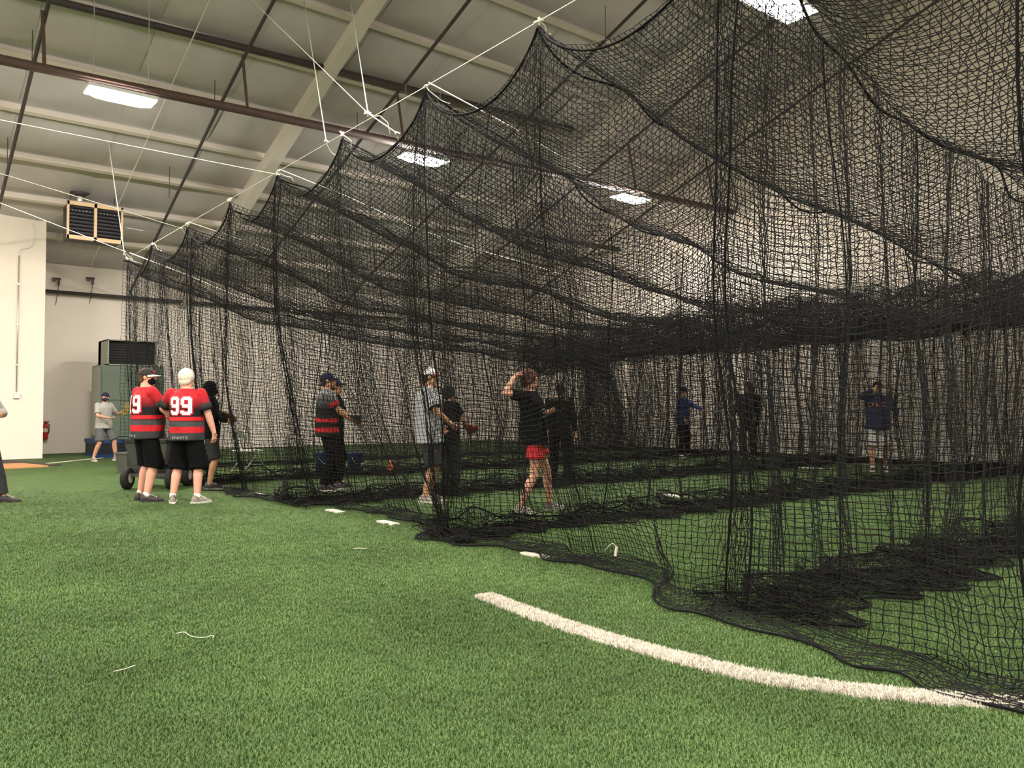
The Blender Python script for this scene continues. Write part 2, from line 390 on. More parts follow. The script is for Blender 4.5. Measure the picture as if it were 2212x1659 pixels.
bp_ = pipe_thing('sprinkler_main', [(14.2, 18.75, 6.5), (XR-0.03, 18.65, 6.5)], 0.075, M['iron'], 'short dark pipe stub low in the far roof bay')
strap(bp_, (16, 18.7, 6.5), (16, 18.7, roof_z(18.7)), 0.02)
wp = pipe_thing('wall_pipe', [(3.4, 25.25, 4.46), (XR-0.1, 25.25, 4.46)], 0.05, M['iron'], 'dark pipe running level along the back wall')
for x in (5, 8, 11, 14, 17): strap(wp, (x, 25.25, 4.46), (x, YB, 4.46), 0.015, 'bracket')
names = ['leftmost sloping branch pipe, over the heater', 'second sloping branch pipe, left of the first pale frame', 'third sloping branch pipe, right of the first pale frame',
         'fourth sloping branch pipe, seen through the roof net', 'fifth sloping branch pipe, beside the far pale frame', 'sloping branch pipe nearest the gable wall']
for x, nm in zip((2.25, 5.57, 8.88, 12.27, 15.62, 19.0), names):
    ye = 23.0 if x != 5.57 else 24.9
    pts = [(x, y, roof_z(y)-0.78) for y in np.linspace(7.0, ye, 8)]
    if x == 5.57: pts = [(x + 0.03*max(0, y-16), y, z) for (x, y, z) in pts] + [(6.0, 25.22, roof_z(25.2)-0.85), (6.02, 25.25, 4.5)]
    if x == 12.27: pts += [(x+0.02, 25.2, roof_z(25.2)-0.95), (x+0.02, 25.25, 4.5)]
    b = pipe_thing('branch_pipe', pts, 0.035, M['iron'], 'dark ' + nm, 'sloping branch pipes', 8)
    for y in (9, 12.2, 17, 20.2): strap(b, (x, y, roof_z(y)-0.78), (x, y, roof_z(y)), 0.008)
# thin pale conduits going up the slope
for x, lab in ((4.75, 'thin pale cable rising along the roof left of the branch pipes'),):
    o = add('roof_cable', G().tube([(x, y, roof_z(y)-0.30) for y in np.linspace(9, 24.6, 6)], 0.012, 6).mesh('roof_cable'), M['rope']); tag(o, lab, 'cable')

# ------------------------------------------------------------------ lamps (they light the hall)
def make_lamp(x, y, z, label):
    o = empty('high_bay_lamp', (x, y, z)); tag(o, label, 'lamp', 'high bay lamps')
    L, Wd = 1.12, 0.50
    g = G(); g.box((0,0,0.05), (L, Wd, 0.06)); g.box((0,0,0.11), (L*0.8, Wd*0.6, 0.06)); add('housing', g.mesh('housing'), M['fixture'], o)
    # bowed diffuser, so the light also leaves sideways
    V = []; F = []; nx, ny = 8, 6
    for j in range(ny+1):
        for i in range(nx+1):
            u, v = i/nx*2-1, j/ny*2-1
            V.append((u*L*0.48, v*Wd*0.48, 0.02-0.075*math.sqrt(max(0, (1-u**4)*(1-v**4)))))
    for j in range(ny):
        for i in range(nx):
            a = j*(nx+1)+i; F.append((a, a+nx+1, a+nx+2, a+1))
    add('diffuser', G().raw(V, F).mesh('diffuser', True), M['led'], o)
    for s in (-1, 1):
        add('hanger_wire', G().tube([(s*L*0.4, 0, 0.13), (s*L*0.4, 0, roof_z(y)-z)], 0.008, 6).mesh('hanger_wire'), M['steel'], o)
    return o
lab = {(15.35, 3.40): 'glaring lamp high on the left above the heater', (15.1, 9.5): 'bright lamp in the middle of the far row', (14.55, 15.55): 'bright lamp at the right of the far row, seen through the net',
       (6.25, 9.65): 'bright lamp cut by the top edge of the picture'}
for y, xs in ((15.6, (-14.4, -8.4, -2.4)), (15.35, (3.40,)), (15.1, (9.5,)), (14.55, (15.55,)), (6.25, (-14.4, -8.4, -2.4, 3.63, 9.65)), (-3.0, (-14.4, -8.4, -2.4, 3.63, 9.65, 15.65)), (-10.0, (-8.4, 3.63, 15.65))):
    for x in xs:
        make_lamp(x, y, 6.72, lab.get((y, x), 'high bay lamp out of the picture over the near half'))

# ------------------------------------------------------------------ nets
TOPZ = 4.28
SUP = [-0.4, 1.3, 3.05, 4.81, 6.47, 8.2, 10.02, 11.8, 13.8, 15.9, 17.8]   # where the roof edge is tied up
DIV = [3.0, 6.5, 10.02, 13.8]
def scallop(y):
    y = np.asarray(y, float); out = np.zeros_like(y)
    for a, b in zip(SUP[:-1], SUP[1:]):
        m = (y >= a) & (y <= b); t = (y[m]-a)/(b-a); out[m] = (4*t*(1-t))**0.75
    return out
def wob(a, b, k, amp, seed):
    """smooth random field of two coordinates"""
    r = np.random.default_rng(seed); o = 0
    for i in range(5):
        th_ = r.uniform(0, 2*PI); f = k*r.uniform(0.5, 1.8)
        o = o + np.sin(a*f*math.cos(th_) + b*f*math.sin(th_) + r.uniform(0, 2*PI))
    return amp*o/2.2

def tubes(P, r):
    """P (L, n, 3): L polylines as three-sided tubes -> V, Q"""
    L, n, _ = P.shape
    T = np.gradient(P, axis=1) if n > 2 else np.repeat((P[:, 1:]-P[:, :1]), 2, axis=1)
    T /= np.linalg.norm(T, axis=2, keepdims=True)+1e-9
    ref = np.array([0.31, 0.52, 0.79]); A = np.cross(T, ref); A /= np.linalg.norm(A, axis=2, keepdims=True)+1e-9
    B = np.cross(T, A)
    V = np.stack([P + r*(A*math.cos(a)+B*math.sin(a)) for a in (0, 2*PI/3, 4*PI/3)], axis=2)   # L n 3 3
    idx = np.arange(L*n*3).reshape(L, n, 3)
    a = idx[:, :-1]; b = idx[:, 1:]
    Q = np.stack([a, np.roll(a, -1, axis=2), np.roll(b, -1, axis=2), b], axis=-1).reshape(-1, 4)
    return V.reshape(-1, 3), Q

TRI = 0
def net_mesh(name, surf, U, V, r, step=1, jit=0.006, seed=0):
    """surf(u, v) -> (...,3); U, V: the twine positions; twine sampled every `step` knots"""
    global TRI
    rg = np.random.default_rng(seed)
    uu, vv = np.meshgrid(U, V, indexing='ij'); P = surf(uu, vv)
    P = P + rg.normal(0, jit, P.shape)*np.array([1, 1, 0.8])
    P[..., 2] = np.maximum(P[..., 2], 0.012)
    su = np.unique(np.r_[np.arange(0, len(U), step), len(U)-1]); sv = np.unique(np.r_[np.arange(0, len(V), step), len(V)-1])
    V1, Q1 = tubes(P[:, sv], r); V2, Q2 = tubes(np.transpose(P, (1, 0, 2))[:, su], r)
    Vv = np.concatenate([V1, V2]); Q = np.concatenate([Q1, Q2+len(V1)])
    TRI += 2*len(Q); return fast_mesh(name, Vv, Q)
def rope_on(parent, surf, us, vs, r, name='border_rope', m='border', n=6, jit=0.0):
    P = surf(np.asarray(us, float), np.asarray(vs, float)); P[..., 2] = np.maximum(P[..., 2], 0.012)
    pts = [Vector(p) for p in P]
    return add(name, G().tube(pts, r, n).mesh(name, True), M[m], parent)

XS = 4.1
# plan line of the loose bottom edge, along y
BASE_Y = np.array([-1.2, 0.3, 1.29, 1.65, 2.0, 2.37, 2.75, 3.0, 3.33, 3.9, 4.35, 5.0, 5.61, 6.1, 6.65, 7.3, 8.3, 9.3, 10.09, 11.0, 12.18, 13.2, 14.5, 16, 17.9])
BASE_X = np.array([3.60, 3.62, 3.60, 3.58, 3.72, 3.86, 3.80, 3.88, 3.84, 4.25, 4.40, 4.42, 4.40, 4.18, 4.12, 4.60, 4.66, 4.62, 4.30, 4.12, 4.00, 4.05, 4.10, 4.10, 4.10])
def side_surf(y, v):
    """y: place along the net, v: length down from the top edge (0..5)"""
    yw = y - 0.19*np.sin(2*PI*(y-3.05)/1.745)
    zt = TOPZ - 0.44*scallop(np.clip(yw, SUP[0], SUP[-1]))
    z = zt - v*(zt/4.22)                        # 4.22 m of net hang, the rest lies on the turf
    hang = np.clip(v/4.22, 0, 1)
    bx = np.interp(yw, BASE_Y, BASE_X)
    footx = bx + 0.32
    fold = wob(yw, 0.25*v, 7.0, 0.035, 11)*(0.3+hang) + 0.05*np.sin(2*PI*yw/0.62 + 1.3*np.sin(yw))*hang
    bell = 0.10*np.sin(PI*hang)
    x = XS + (footx - XS)*hang**2 - bell*0.6 + fold
    over = np.clip(v-4.22, 0, None)
    lie = over/0.62
    x = x - lie*(footx-bx) * (1+0.0*x)
    zf = 0.03 + 0.05*np.abs(np.sin(yw*3.1+over*6)) * (1-lie)
    z = np.where(v > 4.22, zf, np.maximum(z, 0.03))
    yy = yw + 0.05*np.sin(3.3*v + 2.1*yw)*hang + 0.10*wob(yw, over*3, 3, 1, 5)*lie
    return np.stack([x, yy, z], -1)

net_side = empty('cage_net', (0,0,0)); tag(net_side, 'black baseball netting hanging as the near side wall of the cage', 'net')
VV = np.arange(0, 4.84, 0.044)
add('mesh', net_mesh('side_net_near', side_surf, np.arange(0.2, 4.0, 0.038), VV, 0.0030, 1, 0.006, 1), M['twine'], net_side)
add('mesh', net_mesh('side_net_mid', side_surf, np.arange(4.0, 9.0, 0.040), VV, 0.0032, 2, 0.006, 12), M['twine'], net_side)
add('mesh', net_mesh('side_net_far', side_surf, np.arange(9.0, 17.85, 0.044), np.arange(0, 4.84, 0.050), 0.0031, 2, 0.007, 2), M['twine'], net_side)
yl = np.arange(0.2, 17.8, 0.06)
rope_on(net_side, side_surf, yl, np.zeros_like(yl), 0.011, 'top_rope')
rope_on(net_side, side_surf, yl, np.full_like(yl, 4.84), 0.0075, 'bottom_rope')
for d in [1.3] + DIV + [17.8]:
    for off in (-0.22, 0.24):
        vs = np.arange(0.0, 4.6, 0.08); w = np.random.default_rng(int(d*10+off*7)).normal(0, 1)
        us = d + off*(0.45+0.55*np.abs(np.sin(vs*0.6+w))) + 0.05*np.sin(vs*1.7+w)
        rope_on(net_side, side_surf, np.clip(us, 0.2, 17.8), vs, 0.0075, 'vertical_rope')
for y in (4.81, 8.2, 11.8, 15.9, 5.6, 7.4, 9.1, 12.8, 14.9):
    vs = np.arange(0.0, 4.7, 0.1); us = y + 0.10*np.sin(vs*1.1+y)
    rope_on(net_side, side_surf, us, vs, 0.0045, 'vertical_rope')

def seam_z(x, y):
    near = np.interp(x, [4.1, 4.6, 5.5, 6.5, 8, 10, 11, 13, 15, 16.5, 18.0, 18.9], [TOPZ, 4.10, 3.90, 3.65, 3.47, 3.25, 3.10, 2.98, 2.98, 3.3, 3.9, 4.2])
    far = np.interp(x, [4.1, 5.07, 5.74, 6.55, 8, 10, 13, 15, 16.5, 18.9], [TOPZ, 4.0, 3.78, 3.50, 3.3, 3.05, 2.85, 2.8, 3.0, 3.9])
    t = np.clip((y-4.8)/1.7, 0, 1); return near*(1-t)+far*t
def roof_surf(x, y):
    z = seam_z(x, y) - scallop(np.clip(y, SUP[0], SUP[-1]))*(0.40 - 0.12*np.clip((x-5)/6, 0, 1)) + wob(x, y, 2.5, 0.05, 21)*np.clip((x-4.1)/1.5, 0, 1)
    return np.stack([x + 0.05*wob(x, y, 3, 1, 23)*np.clip((x-4.1), 0, 1), y + 0.05*wob(x, y, 3, 1, 24)*np.clip((x-4.1), 0, 1), z], -1)
net_roof = empty('cage_net', (0,0,0)); tag(net_roof, 'black netting sagging as the roof of the cage under the lamps', 'net')
add('mesh', net_mesh('roof_net_near', roof_surf, np.arange(4.1, 18.95, 0.050), np.arange(0.4, 6.47, 0.050), 0.0037, 2, 0.006, 3), M['twine'], net_roof)
add('mesh', net_mesh('roof_net_far', roof_surf, np.arange(4.1, 18.95, 0.062), np.arange(6.47, 17.85, 0.062), 0.0046, 2, 0.008, 4), M['twine'], net_roof)
for y in SUP:
    xs = np.arange(4.1, 18.9, 0.1); big = y in (3.05, 4.81, 6.47, 10.02)
    rope_on(net_roof, roof_surf, xs, np.full_like(xs, y) + 0.05*np.sin(xs*2+y) + 0.03*np.sin(xs*5.3+2*y), 0.011 if big else 0.007, 'seam_rope')

# dividers between the lanes: hang from the roof seams, loose foot bunched on the turf
def divider(y0, label, cell, step, seed, x1=18.6):
    def surf(x, v):
        xw = x + 0.05*np.sin(2*PI*x/0.83 + seed)
        zt = seam_z(xw, y0) - 0.05 - 0.12*np.abs(np.sin(PI*(xw-4.1)/1.6))
        hang = np.clip(v/3.6, 0, 1)
        z = zt*(1-hang)
        fold = (0.09*np.sin(2*PI*xw/0.55 + 1.5*np.sin(xw*1.3+seed)) + wob(xw, 0.4*v, 5, 0.07, seed))*(0.25+0.75*hang)
        over = np.clip(v-3.6, 0, None)
        yy = y0 + fold + np.where(over > 0, 0.30*np.sin(over*5.2 + 0.8*np.sin(xw*1.7+seed)) - 0.10*over + wob(xw, over*2, 2.5, 0.10, seed+1), 0)
        zf = 0.03 + np.abs(wob(xw, over*5, 5, 0.10, seed+2))*np.exp(-over*0.9) + 0.10*np.exp(-over*4)
        z = np.where(over > 0, zf, np.maximum(z, 0.05))
        return np.stack([xw + 0.04*np.sin(2.3*v+xw*2), yy, z], -1)
    o = empty('cage_net', (0,0,0)); tag(o, label, 'net', 'lane divider nets')
    add('mesh', net_mesh('divider_net', surf, np.arange(4.15, x1, cell*0.85), np.arange(0, 5.7, cell), (0.0032 if cell < 0.048 else 0.0036) if cell < 0.052 else 0.0046, step, 0.006, seed), M['twine'], o)
    xs = np.arange(4.15, x1, 0.1)
    rope_on(o, surf, xs, np.full_like(xs, 5.68), 0.008, 'bottom_rope')
    rope_on(o, surf, xs, np.full_like(xs, 3.75), 0.009, 'bottom_rope')
    for x in np.arange(5.2, x1, 1.35):
        vs = np.arange(0, 3.7, 0.12); rope_on(o, surf, np.full_like(vs, x) + 0.06*np.sin(vs*1.3+x), vs, 0.006, 'vertical_rope')
divider(3.0, 'black lane divider net nearest the camera', 0.047, 2, 31)
divider(6.5, 'black lane divider net in front of the player in red shorts', 0.050, 2, 32)
divider(10.02, 'black lane divider net behind the player in red shorts', 0.056, 2, 33)
divider(13.8, 'black lane divider net farthest from the camera', 0.060, 2, 34)

# net along the gable wall and across the far end
def right_surf(y, v):
    yw = y + 0.07*np.sin(2*PI*y/0.47+1.7*np.sin(y*0.9))
    z = 4.15 - 0.25*scallop(np.clip(yw, SUP[0], SUP[-1])); z = z*(1-np.clip(v/4.1, 0, 1))
    x = 18.75 + 0.14*np.sin(2*PI*yw/0.42 + 1.9*np.sin(yw*1.1)) + wob(yw, 0.3*v, 5, 0.07, 41)
    over = np.clip(v-4.1, 0, None)
    lay = 0.75*over + 0.18*np.sin(over*6+2*np.sin(yw*1.3)) * np.clip(over*3, 0, 1)
    return np.stack([x - lay, yw + 0.05*np.sin(v*1.9+yw*3) + 0.08*wob(yw, over*3, 3, 1, 43)*np.clip(over, 0, 1), np.maximum(z, 0.03+0.05*np.abs(np.sin(yw*5+over*4)))], -1)
net_right = empty('cage_net', (0,0,0)); tag(net_right, 'black netting hanging in folds along the bright gable wall', 'net')
add('mesh', net_mesh('right_net', right_surf, np.arange(3.0, 17.8, 0.042), np.arange(0, 6.2, 0.062), 0.0037, 2, 0.008, 5), M['twine'], net_right)
for y in np.arange(1.6, 17.6, 0.75):
    vs = np.arange(0, 4.3, 0.12); rope_on(net_right, right_surf, np.full_like(vs, y)+0.10*np.sin(vs*0.9+y*2), vs, 0.012, 'vertical_rope')
def end_surf(x, v):
    xw = x + 0.06*np.sin(2*PI*x/0.7)
    zt = seam_z(xw, np.full_like(xw, 17.8)); z = zt*(1-np.clip(v/3.6, 0, 1))
    y = 17.85 + 0.07*np.sin(2*PI*xw/0.6+1.4*np.sin(xw)) + wob(xw, 0.3*v, 4, 0.06, 51)
    over = np.clip(v-3.6, 0, None)
    return np.stack([xw, y - over*0.7 - 0.15*np.sin(over*6+xw), np.maximum(z, 0.03+0.04*np.abs(np.sin(xw*4+over*5)))], -1)
net_end = empty('cage_net', (0,0,0)); tag(net_end, 'black netting closing the far end of the cage before the back wall', 'net')
add('mesh', net_mesh('end_net', end_surf, np.arange(4.1, 18.75, 0.054), np.arange(0, 5.2, 0.062), 0.0038, 2, 0.007, 6), M['twine'], net_end)
xs = np.arange(4.1, 18.7, 0.1); rope_on(net_end, end_surf, xs, np.zeros_like(xs), 0.012, 'top_rope')
for x in (6.1, 8.3, 10.4, 12.7):
    vs = np.arange(0, 3.7, 0.12); rope_on(net_end, end_surf, np.full_like(vs, x)+0.08*np.sin(vs+x), vs, 0.012, 'vertical_rope')
# a hoisted net, bundled under the sagging roof
def bundle_surf(k):
    def f(y, a):
        cx = np.interp(y, [3, 6, 12, 18.2], [16.2, 16.0, 15.5, 14.9]); cz = np.interp(y, [3, 6, 12, 15, 18.2], [3.20, 3.18, 3.10, 2.9, 2.62])
        rr = (0.30 + 0.07*k) * (1 + wob(y, a*1.6, 4, 0.22, 60+k) + 0.12*np.sin(y*6.5+a*2+k))
        return np.stack([cx + rr*0.9*np.cos(a), y + 0.06*np.sin(a*3+y*5), cz + rr*1.15*np.sin(a)], -1)
    return f
bun = empty('bundled_net', (0,0,0)); tag(bun, 'black net hoisted and bundled into a thick roll under the cage roof', 'net')
for k in range(3):
    add('mesh', net_mesh('bundle_net', bundle_surf(k), np.arange(3.0, 18.2, 0.050), np.arange(0, 2*PI, 0.19), 0.0045, 2, 0.024, 70+k), M['twine'], bun)
# the heavy corner bunch at the far end
def bunch_surf(k):
    def f(z, a):
        h = z/2.75; r0 = 0.34 + 0.62*(1-h)**1.3
        rr = r0*(0.55+0.22*k)*(1+wob(z*2, a*2, 2, 0.2, 80+k)+0.2*np.sin(a*5+k))
        return np.stack([16.9+0.35*(1-h) + rr*1.25*np.cos(a), 17.3 + rr*np.sin(a), z], -1)
    return f
bn = empty('bundled_net', (0,0,0)); tag(bn, 'dark bunch of gathered netting hanging in the far corner of the cage', 'net')
for k in range(3):
    add('mesh', net_mesh('bunch_net', bunch_surf(k), np.arange(0.02, 2.75, 0.05), np.arange(0, 2*PI, 0.085), 0.0042, 2, 0.014, 90+k), M['twine'], bn)
print('NET TRIS', TRI)

# ------------------------------------------------------------------ white ropes that hold the nets up
def rope(name, pts, r, label, group='white support ropes', knots=()):
    o = empty(name, pts[0]); p0 = Vector(pts[0])
    add('strand', G().tube([Vector(p)-p0 for p in pts], r, 6).mesh('strand', True), M['rope'], o)
    for k in knots:
        rg = random.Random(k); g = G(); c = Vector(pts[k])-p0
        for i in range(4):
            d = Vector((rg.uniform(-1, 1), rg.uniform(-1, 1), rg.uniform(-1, 1)))
            g.capsule(c - d*0.02, c + d*0.03, 0.012, 0.010, 6)
        q = [c]
        for i in range(5): q.append(q[-1] + Vector((rg.uniform(0.0, 0.07), rg.uniform(-0.05, 0.05), rg.uniform(-0.07, 0.01))))
        g.tube(q, 0.005, 5); add('knot', g.mesh('knot', True), M['rope'], o)
    tag(o, label, 'rope', group); return o
def sag(a, b, s=0.0, n=8):
    a, b = Vector(a), Vector(b)
    return [a.lerp(b, i/n) - Vector((0,0,s*4*(i/n)*(1-i/n))) for i in range(n+1)]
rope('support_wire', [(4.1, y, TOPZ+0.03) for y in SUP], 0.0045, 'long white line carrying the roof edge of the cage net', knots=(3, 4, 5, 6, 7, 8, 9, 10))
rope('guy_rope', sag((4.1, 10.02, 4.27), (-15.9, 10.02, 4.75), 0.08), 0.006, 'white guy rope running left from the middle of the net edge', knots=(0,))
rope('guy_rope', sag((4.0, 13.8, 4.22), (-15.9, 13.8, 7.9), 0.05), 0.006, 'white guy rope running left in front of the heater, upper one', knots=(0,))
rope('guy_rope', sag((4.05, 17.8, 4.45), (-0.3, 17.8, 5.76), 0.0), 0.007, 'white guy rope running left in front of the heater, lower one', knots=(0,))
rope('hanging_rope', sag((4.1, 8.61, 4.34), (6.4, 14.45, roof_z(14.45)-0.05), 0), 0.0065, 'white rope rising from the net edge to the roof, left of the pair', knots=(0,))
rope('hanging_rope', [(4.1, 7.0, 4.0), (4.1, 7.61, 4.38)] + sag((4.1, 7.61, 4.38), (7.2, 14.1, roof_z(14.1)-0.05), 0)[1:], 0.0065, 'white rope rising from the net edge to the roof, right of the pair', knots=(0, 1))
rope('hanging_rope', sag((4.06, 17.85, 4.40), (4.1, 19.65, roof_z(19.65)-0.02), 0), 0.009, 'white rope from the far net corner up past the heater', knots=(0,))
rope('hanging_rope', sag((4.1, 7.61, 4.38), (5.2, 14.6, roof_z(14.6)-0.1), 0), 0.005, 'thin pale line crossing the first pale frame', knots=())
rope('cross_rope', [(x, 17.6, float(seam_z(np.array(x), 17.8))+0.12) for x in np.linspace(4.1, 12, 8)], 0.010, 'white line along the far end of the net roof')
for y, l in ((13.8, 'white cross line in the net roof over the far lanes'), (10.02, 'white cross line in the net roof over the middle lane'), (6.47, 'white cross line in the net roof near the bright middle lamp')):
    rope('cross_rope', [(x, y-0.05, float(seam_z(np.array(x), y))+0.05+0.25*math.sin(PI*min(1, (x-4.1)/9.0))) for x in np.linspace(4.1, 13.0, 10)], 0.007, l)

# ------------------------------------------------------------------ marks on the turf
def strip(name, pts, w, h, m, label, cat='marking', group=None, ragged=0.0):
    V = []; F = []; n = len(pts); rg = np.random.default_rng(len(pts))
    for i, p in enumerate(pts):
        a = Vector(pts[max(i-1, 0)]+(0,)); b = Vector(pts[min(i+1, n-1)]+(0,)); t = (b-a).normalized(); s = Vector((-t.y, t.x, 0))
        for sd in (-1, 1):
            q = Vector(p+(0,)) + s*sd*(w/2 + rg.normal(0, ragged)); V += [(q.x, q.y, 0.0), (q.x, q.y, h)]
    for i in range(n-1):
        a, b = i*4, (i+1)*4
        F += [(a+1, b+1, b+3, a+3), (a, b, b+1, a+1), (a+2, a+3, b+3, b+2)]
    F += [(0, 1, 3, 2), ((n-1)*4, (n-1)*4+2, (n-1)*4+3, (n-1)*4+1)]
    me = G().raw(V, F).mesh(name); bm = bmesh.new(); bm.from_mesh(me); bmesh.ops.recalc_face_normals(bm, faces=bm.faces); bm.to_mesh(me); bm.free()
    o = add(name, me, m); tag(o, label, cat, group); return o
def spline(P, n):
    P = [Vector(p) for p in P]; out = []
    for i in range(len(P)-1):
        p0, p1, p2, p3 = P[max(i-1, 0)], P[i], P[i+1], P[min(i+2, len(P)-1)]
        for k in range(n):
            t = k/n; out.append(0.5*((2*p1)+(p2-p0)*t+(2*p0-5*p1+4*p2-p3)*t*t+(3*p1-p0-3*p2+p3)*t**3))
    return out + [P[-1]]
LINE = [tuple(p)[:2] for p in spline([(3.20, 4.32, 0), (3.14, 3.7, 0), (3.12, 3.14, 0), (3.20, 2.34, 0), (3.34, 1.98, 0), (3.55, 1.64, 0), (3.80, 1.34, 0), (4.2, 0.95, 0)], 9)]
line = strip('field_line', LINE, 0.118, 0.022, M['white_turf'], 'curved white line inlaid in the green turf', ragged=0.004)
names = ['nearest', 'second nearest', 'third nearest', 'fourth nearest', 'fifth nearest', 'sixth nearest', 'farthest']
MARKS = [5.26, 6.57, 7.76, 9.03, 10.26, 11.55, 12.86]
for k, y in enumerate(MARKS):
    strip('hash_mark', [(4.45, y-0.17), (4.45, y), (4.45, y+0.17)], 0.10, 0.017, M['white_turf'], names[k] + ' white hash mark along the net foot', group='white hash marks')
strip('floor_line', [(6.22, 15.08), (7.1, 15.25)], 0.06, 0.014, M['white_turf'], 'short pale line on the turf behind the folding chair')
strip('floor_line', [(15.41, 10.0), (15.46, 8.94)], 0.08, 0.014, M['white_turf'], 'short white line on the turf left of the player shading his face')
strip('floor_line', [(17.41, 9.91), (17.42, 8.93)], 0.08, 0.014, M['white_turf'], 'short white line on the turf beside the gable wall net')
strip('floor_line', [(3.1, 20.75), (5.26, 23.02)], 0.07, 0.014, M['white_turf'], 'long white line on the turf under the boy by the green machine')
strip('pitching_rubber', [(8.95, 7.75), (9.0, 7.45)], 0.12, 0.02, M['white_plate'], 'white rubber on the turf right of the player in red shorts')
strip('turf_seam', [(0.72, 9.5), (0.72, 5.72), (0.70, 4.5), (0.66, 3.1), (0.63, 1.6)], 0.012, 0.012, mat('seam_dark', (0.02, 0.035, 0.014), 0.9), 'dark seam between two turf rolls at the left', 'seam', ragged=0.004)
# loose threads
def thread(label, pts, r=0.004, m='rope'):
    o = add('loose_thread', G().tube(spline(pts, 5), r, 5).mesh('loose_thread', True), M[m]); tag(o, label, 'thread')
thread('long curly pale thread lying on the near turf', [(1.33, 4.60, 0.03), (1.37, 4.58, 0.035), (1.38, 4.50, 0.03), (1.42, 4.43, 0.03), (1.47, 4.42, 0.035), (1.46, 4.39, 0.03)], 0.0018)
thread('short straight pale thread lying on the near turf', [(0.92, 4.14, 0.025), (0.97, 4.13, 0.03), (1.02, 4.16, 0.03)], 0.0018)
thread('tiny pale thread near the net foot', [(3.35, 6.45, 0.02), (3.38, 6.40, 0.03), (3.45, 6.38, 0.02)], 0.0025)

# ------------------------------------------------------------------ turf pile: tufts on the near floor
def tuft(name, m, n, h, seed):
    rg = random.Random(seed); V = []; F = []
    for i in range(n):
        a = rg.uniform(0, 2*PI); r = 0.016*math.sqrt(rg.random()); c = Vector((r*math.cos(a), r*math.sin(a), 0))
        d = rg.uniform(0, 2*PI); w = 0.0016; s = Vector((-math.sin(d), math.cos(d), 0))*w
        ln = Vector((math.cos(d), math.sin(d), 0))*rg.uniform(0.004, 0.016); hh = h*rg.uniform(0.7, 1.1)
        k = len(V); m_ = c + ln*0.35 + Vector((0,0,hh*0.6)); t = c + ln + Vector((0,0,hh))
        V += [c-s, c+s, m_+s, m_-s, t]; F += [(k, k+1, k+2, k+3), (k+3, k+2, k+4)]
    me = G().raw(V, F).mesh(name); me.materials.append(M[m]); return bpy.data.objects.new(name, me)
def pile(name, pts, src, label, parent=None):
    me = bpy.data.meshes.new(name); me.vertices.add(len(pts)); me.vertices.foreach_set('co', np.asarray(pts, np.float32).ravel()); me.update()
    o = bpy.data.objects.new(name, me); COL.objects.link(o); o['kind'] = 'stuff'
    if parent is not None: o.parent = parent
    else: o['label'] = label; o['category'] = 'grass'
    ng = bpy.data.node_groups.new(name, 'GeometryNodeTree')
    ng.interface.new_socket('Geometry', in_out='INPUT', socket_type='NodeSocketGeometry'); ng.interface.new_socket('Geometry', in_out='OUTPUT', socket_type='NodeSocketGeometry')
    N = ng.nodes; L = ng.links; gi = N.new('NodeGroupInput'); go = N.new('NodeGroupOutput')
    ip = N.new('GeometryNodeInstanceOnPoints'); oi = N.new('GeometryNodeObjectInfo'); oi.inputs['Object'].default_value = src; oi.inputs['As Instance'].default_value = True
    rv = N.new('FunctionNodeRandomValue'); rv.data_type = 'FLOAT_VECTOR'; rv.inputs[0].default_value = (-0.25, -0.25, 0); rv.inputs[1].default_value = (0.25, 0.25, 6.28)
    rs = N.new('FunctionNodeRandomValue'); rs.inputs[2].default_value = 0.75; rs.inputs[3].default_value = 1.25
    L.new(gi.outputs[0], ip.inputs['Points']); L.new(oi.outputs['Geometry'], ip.inputs['Instance'])
    L.new(rv.outputs[0], ip.inputs['Rotation']); L.new(rs.outputs[1], ip.inputs['Scale']); L.new(ip.outputs[0], go.inputs[0])
    md = o.modifiers.new('scatter', 'NODES'); md.node_group = ng; return o
def near_line(P):
    A = np.array(LINE); d = np.full(len(P), 9.0)
    for i in range(len(A)-1):
        ab = A[i+1]-A[i]; t = np.clip(((P-A[i])@ab)/(ab@ab), 0, 1); d = np.minimum(d, np.linalg.norm(P-(A[i]+t[:, None]*ab), axis=1))
    return d
NT = 150000
ca, sa = math.cos(math.radians(38.5)), math.sin(math.radians(38.5))
dd = 2.3*np.exp(rng.random(NT)*math.log(12.5/2.3))                  # density falls off with the distance
lat = (rng.random(NT)*2-1)*0.70*dd
P = np.stack([sa*dd + ca*lat, ca*dd - sa*lat], 1)
P = P[(near_line(P) > 0.054) & (rng.random(NT) < np.clip((12.5-dd)/5.0, 0, 1))]
for y in MARKS: P = P[~((np.abs(P[:, 0]-4.45) < 0.055) & (np.abs(P[:, 1]-y) < 0.18))]
pile('turf_pile', np.c_[P, np.zeros(len(P))], tuft('tuft', 'blade', 9, 0.024, 1), 'short green pile of the near turf')
Q_ = []
A = np.array(LINE)
for i in range(len(A)-1):
    n = int(np.linalg.norm(A[i+1]-A[i])*2600)
    t = rng.random(n)[:, None]; ab = A[i+1]-A[i]; nr = np.array([-ab[1], ab[0]])/np.linalg.norm(ab)
    Q_.append(A[i] + t*ab + nr*(rng.random(n)[:, None]-0.5)*0.122)
Q_ = np.concatenate(Q_); pile('line_pile', np.c_[Q_, np.full(len(Q_), 0.008)], tuft('white_tuft', 'blade_white', 9, 0.026, 2), '', parent=line)

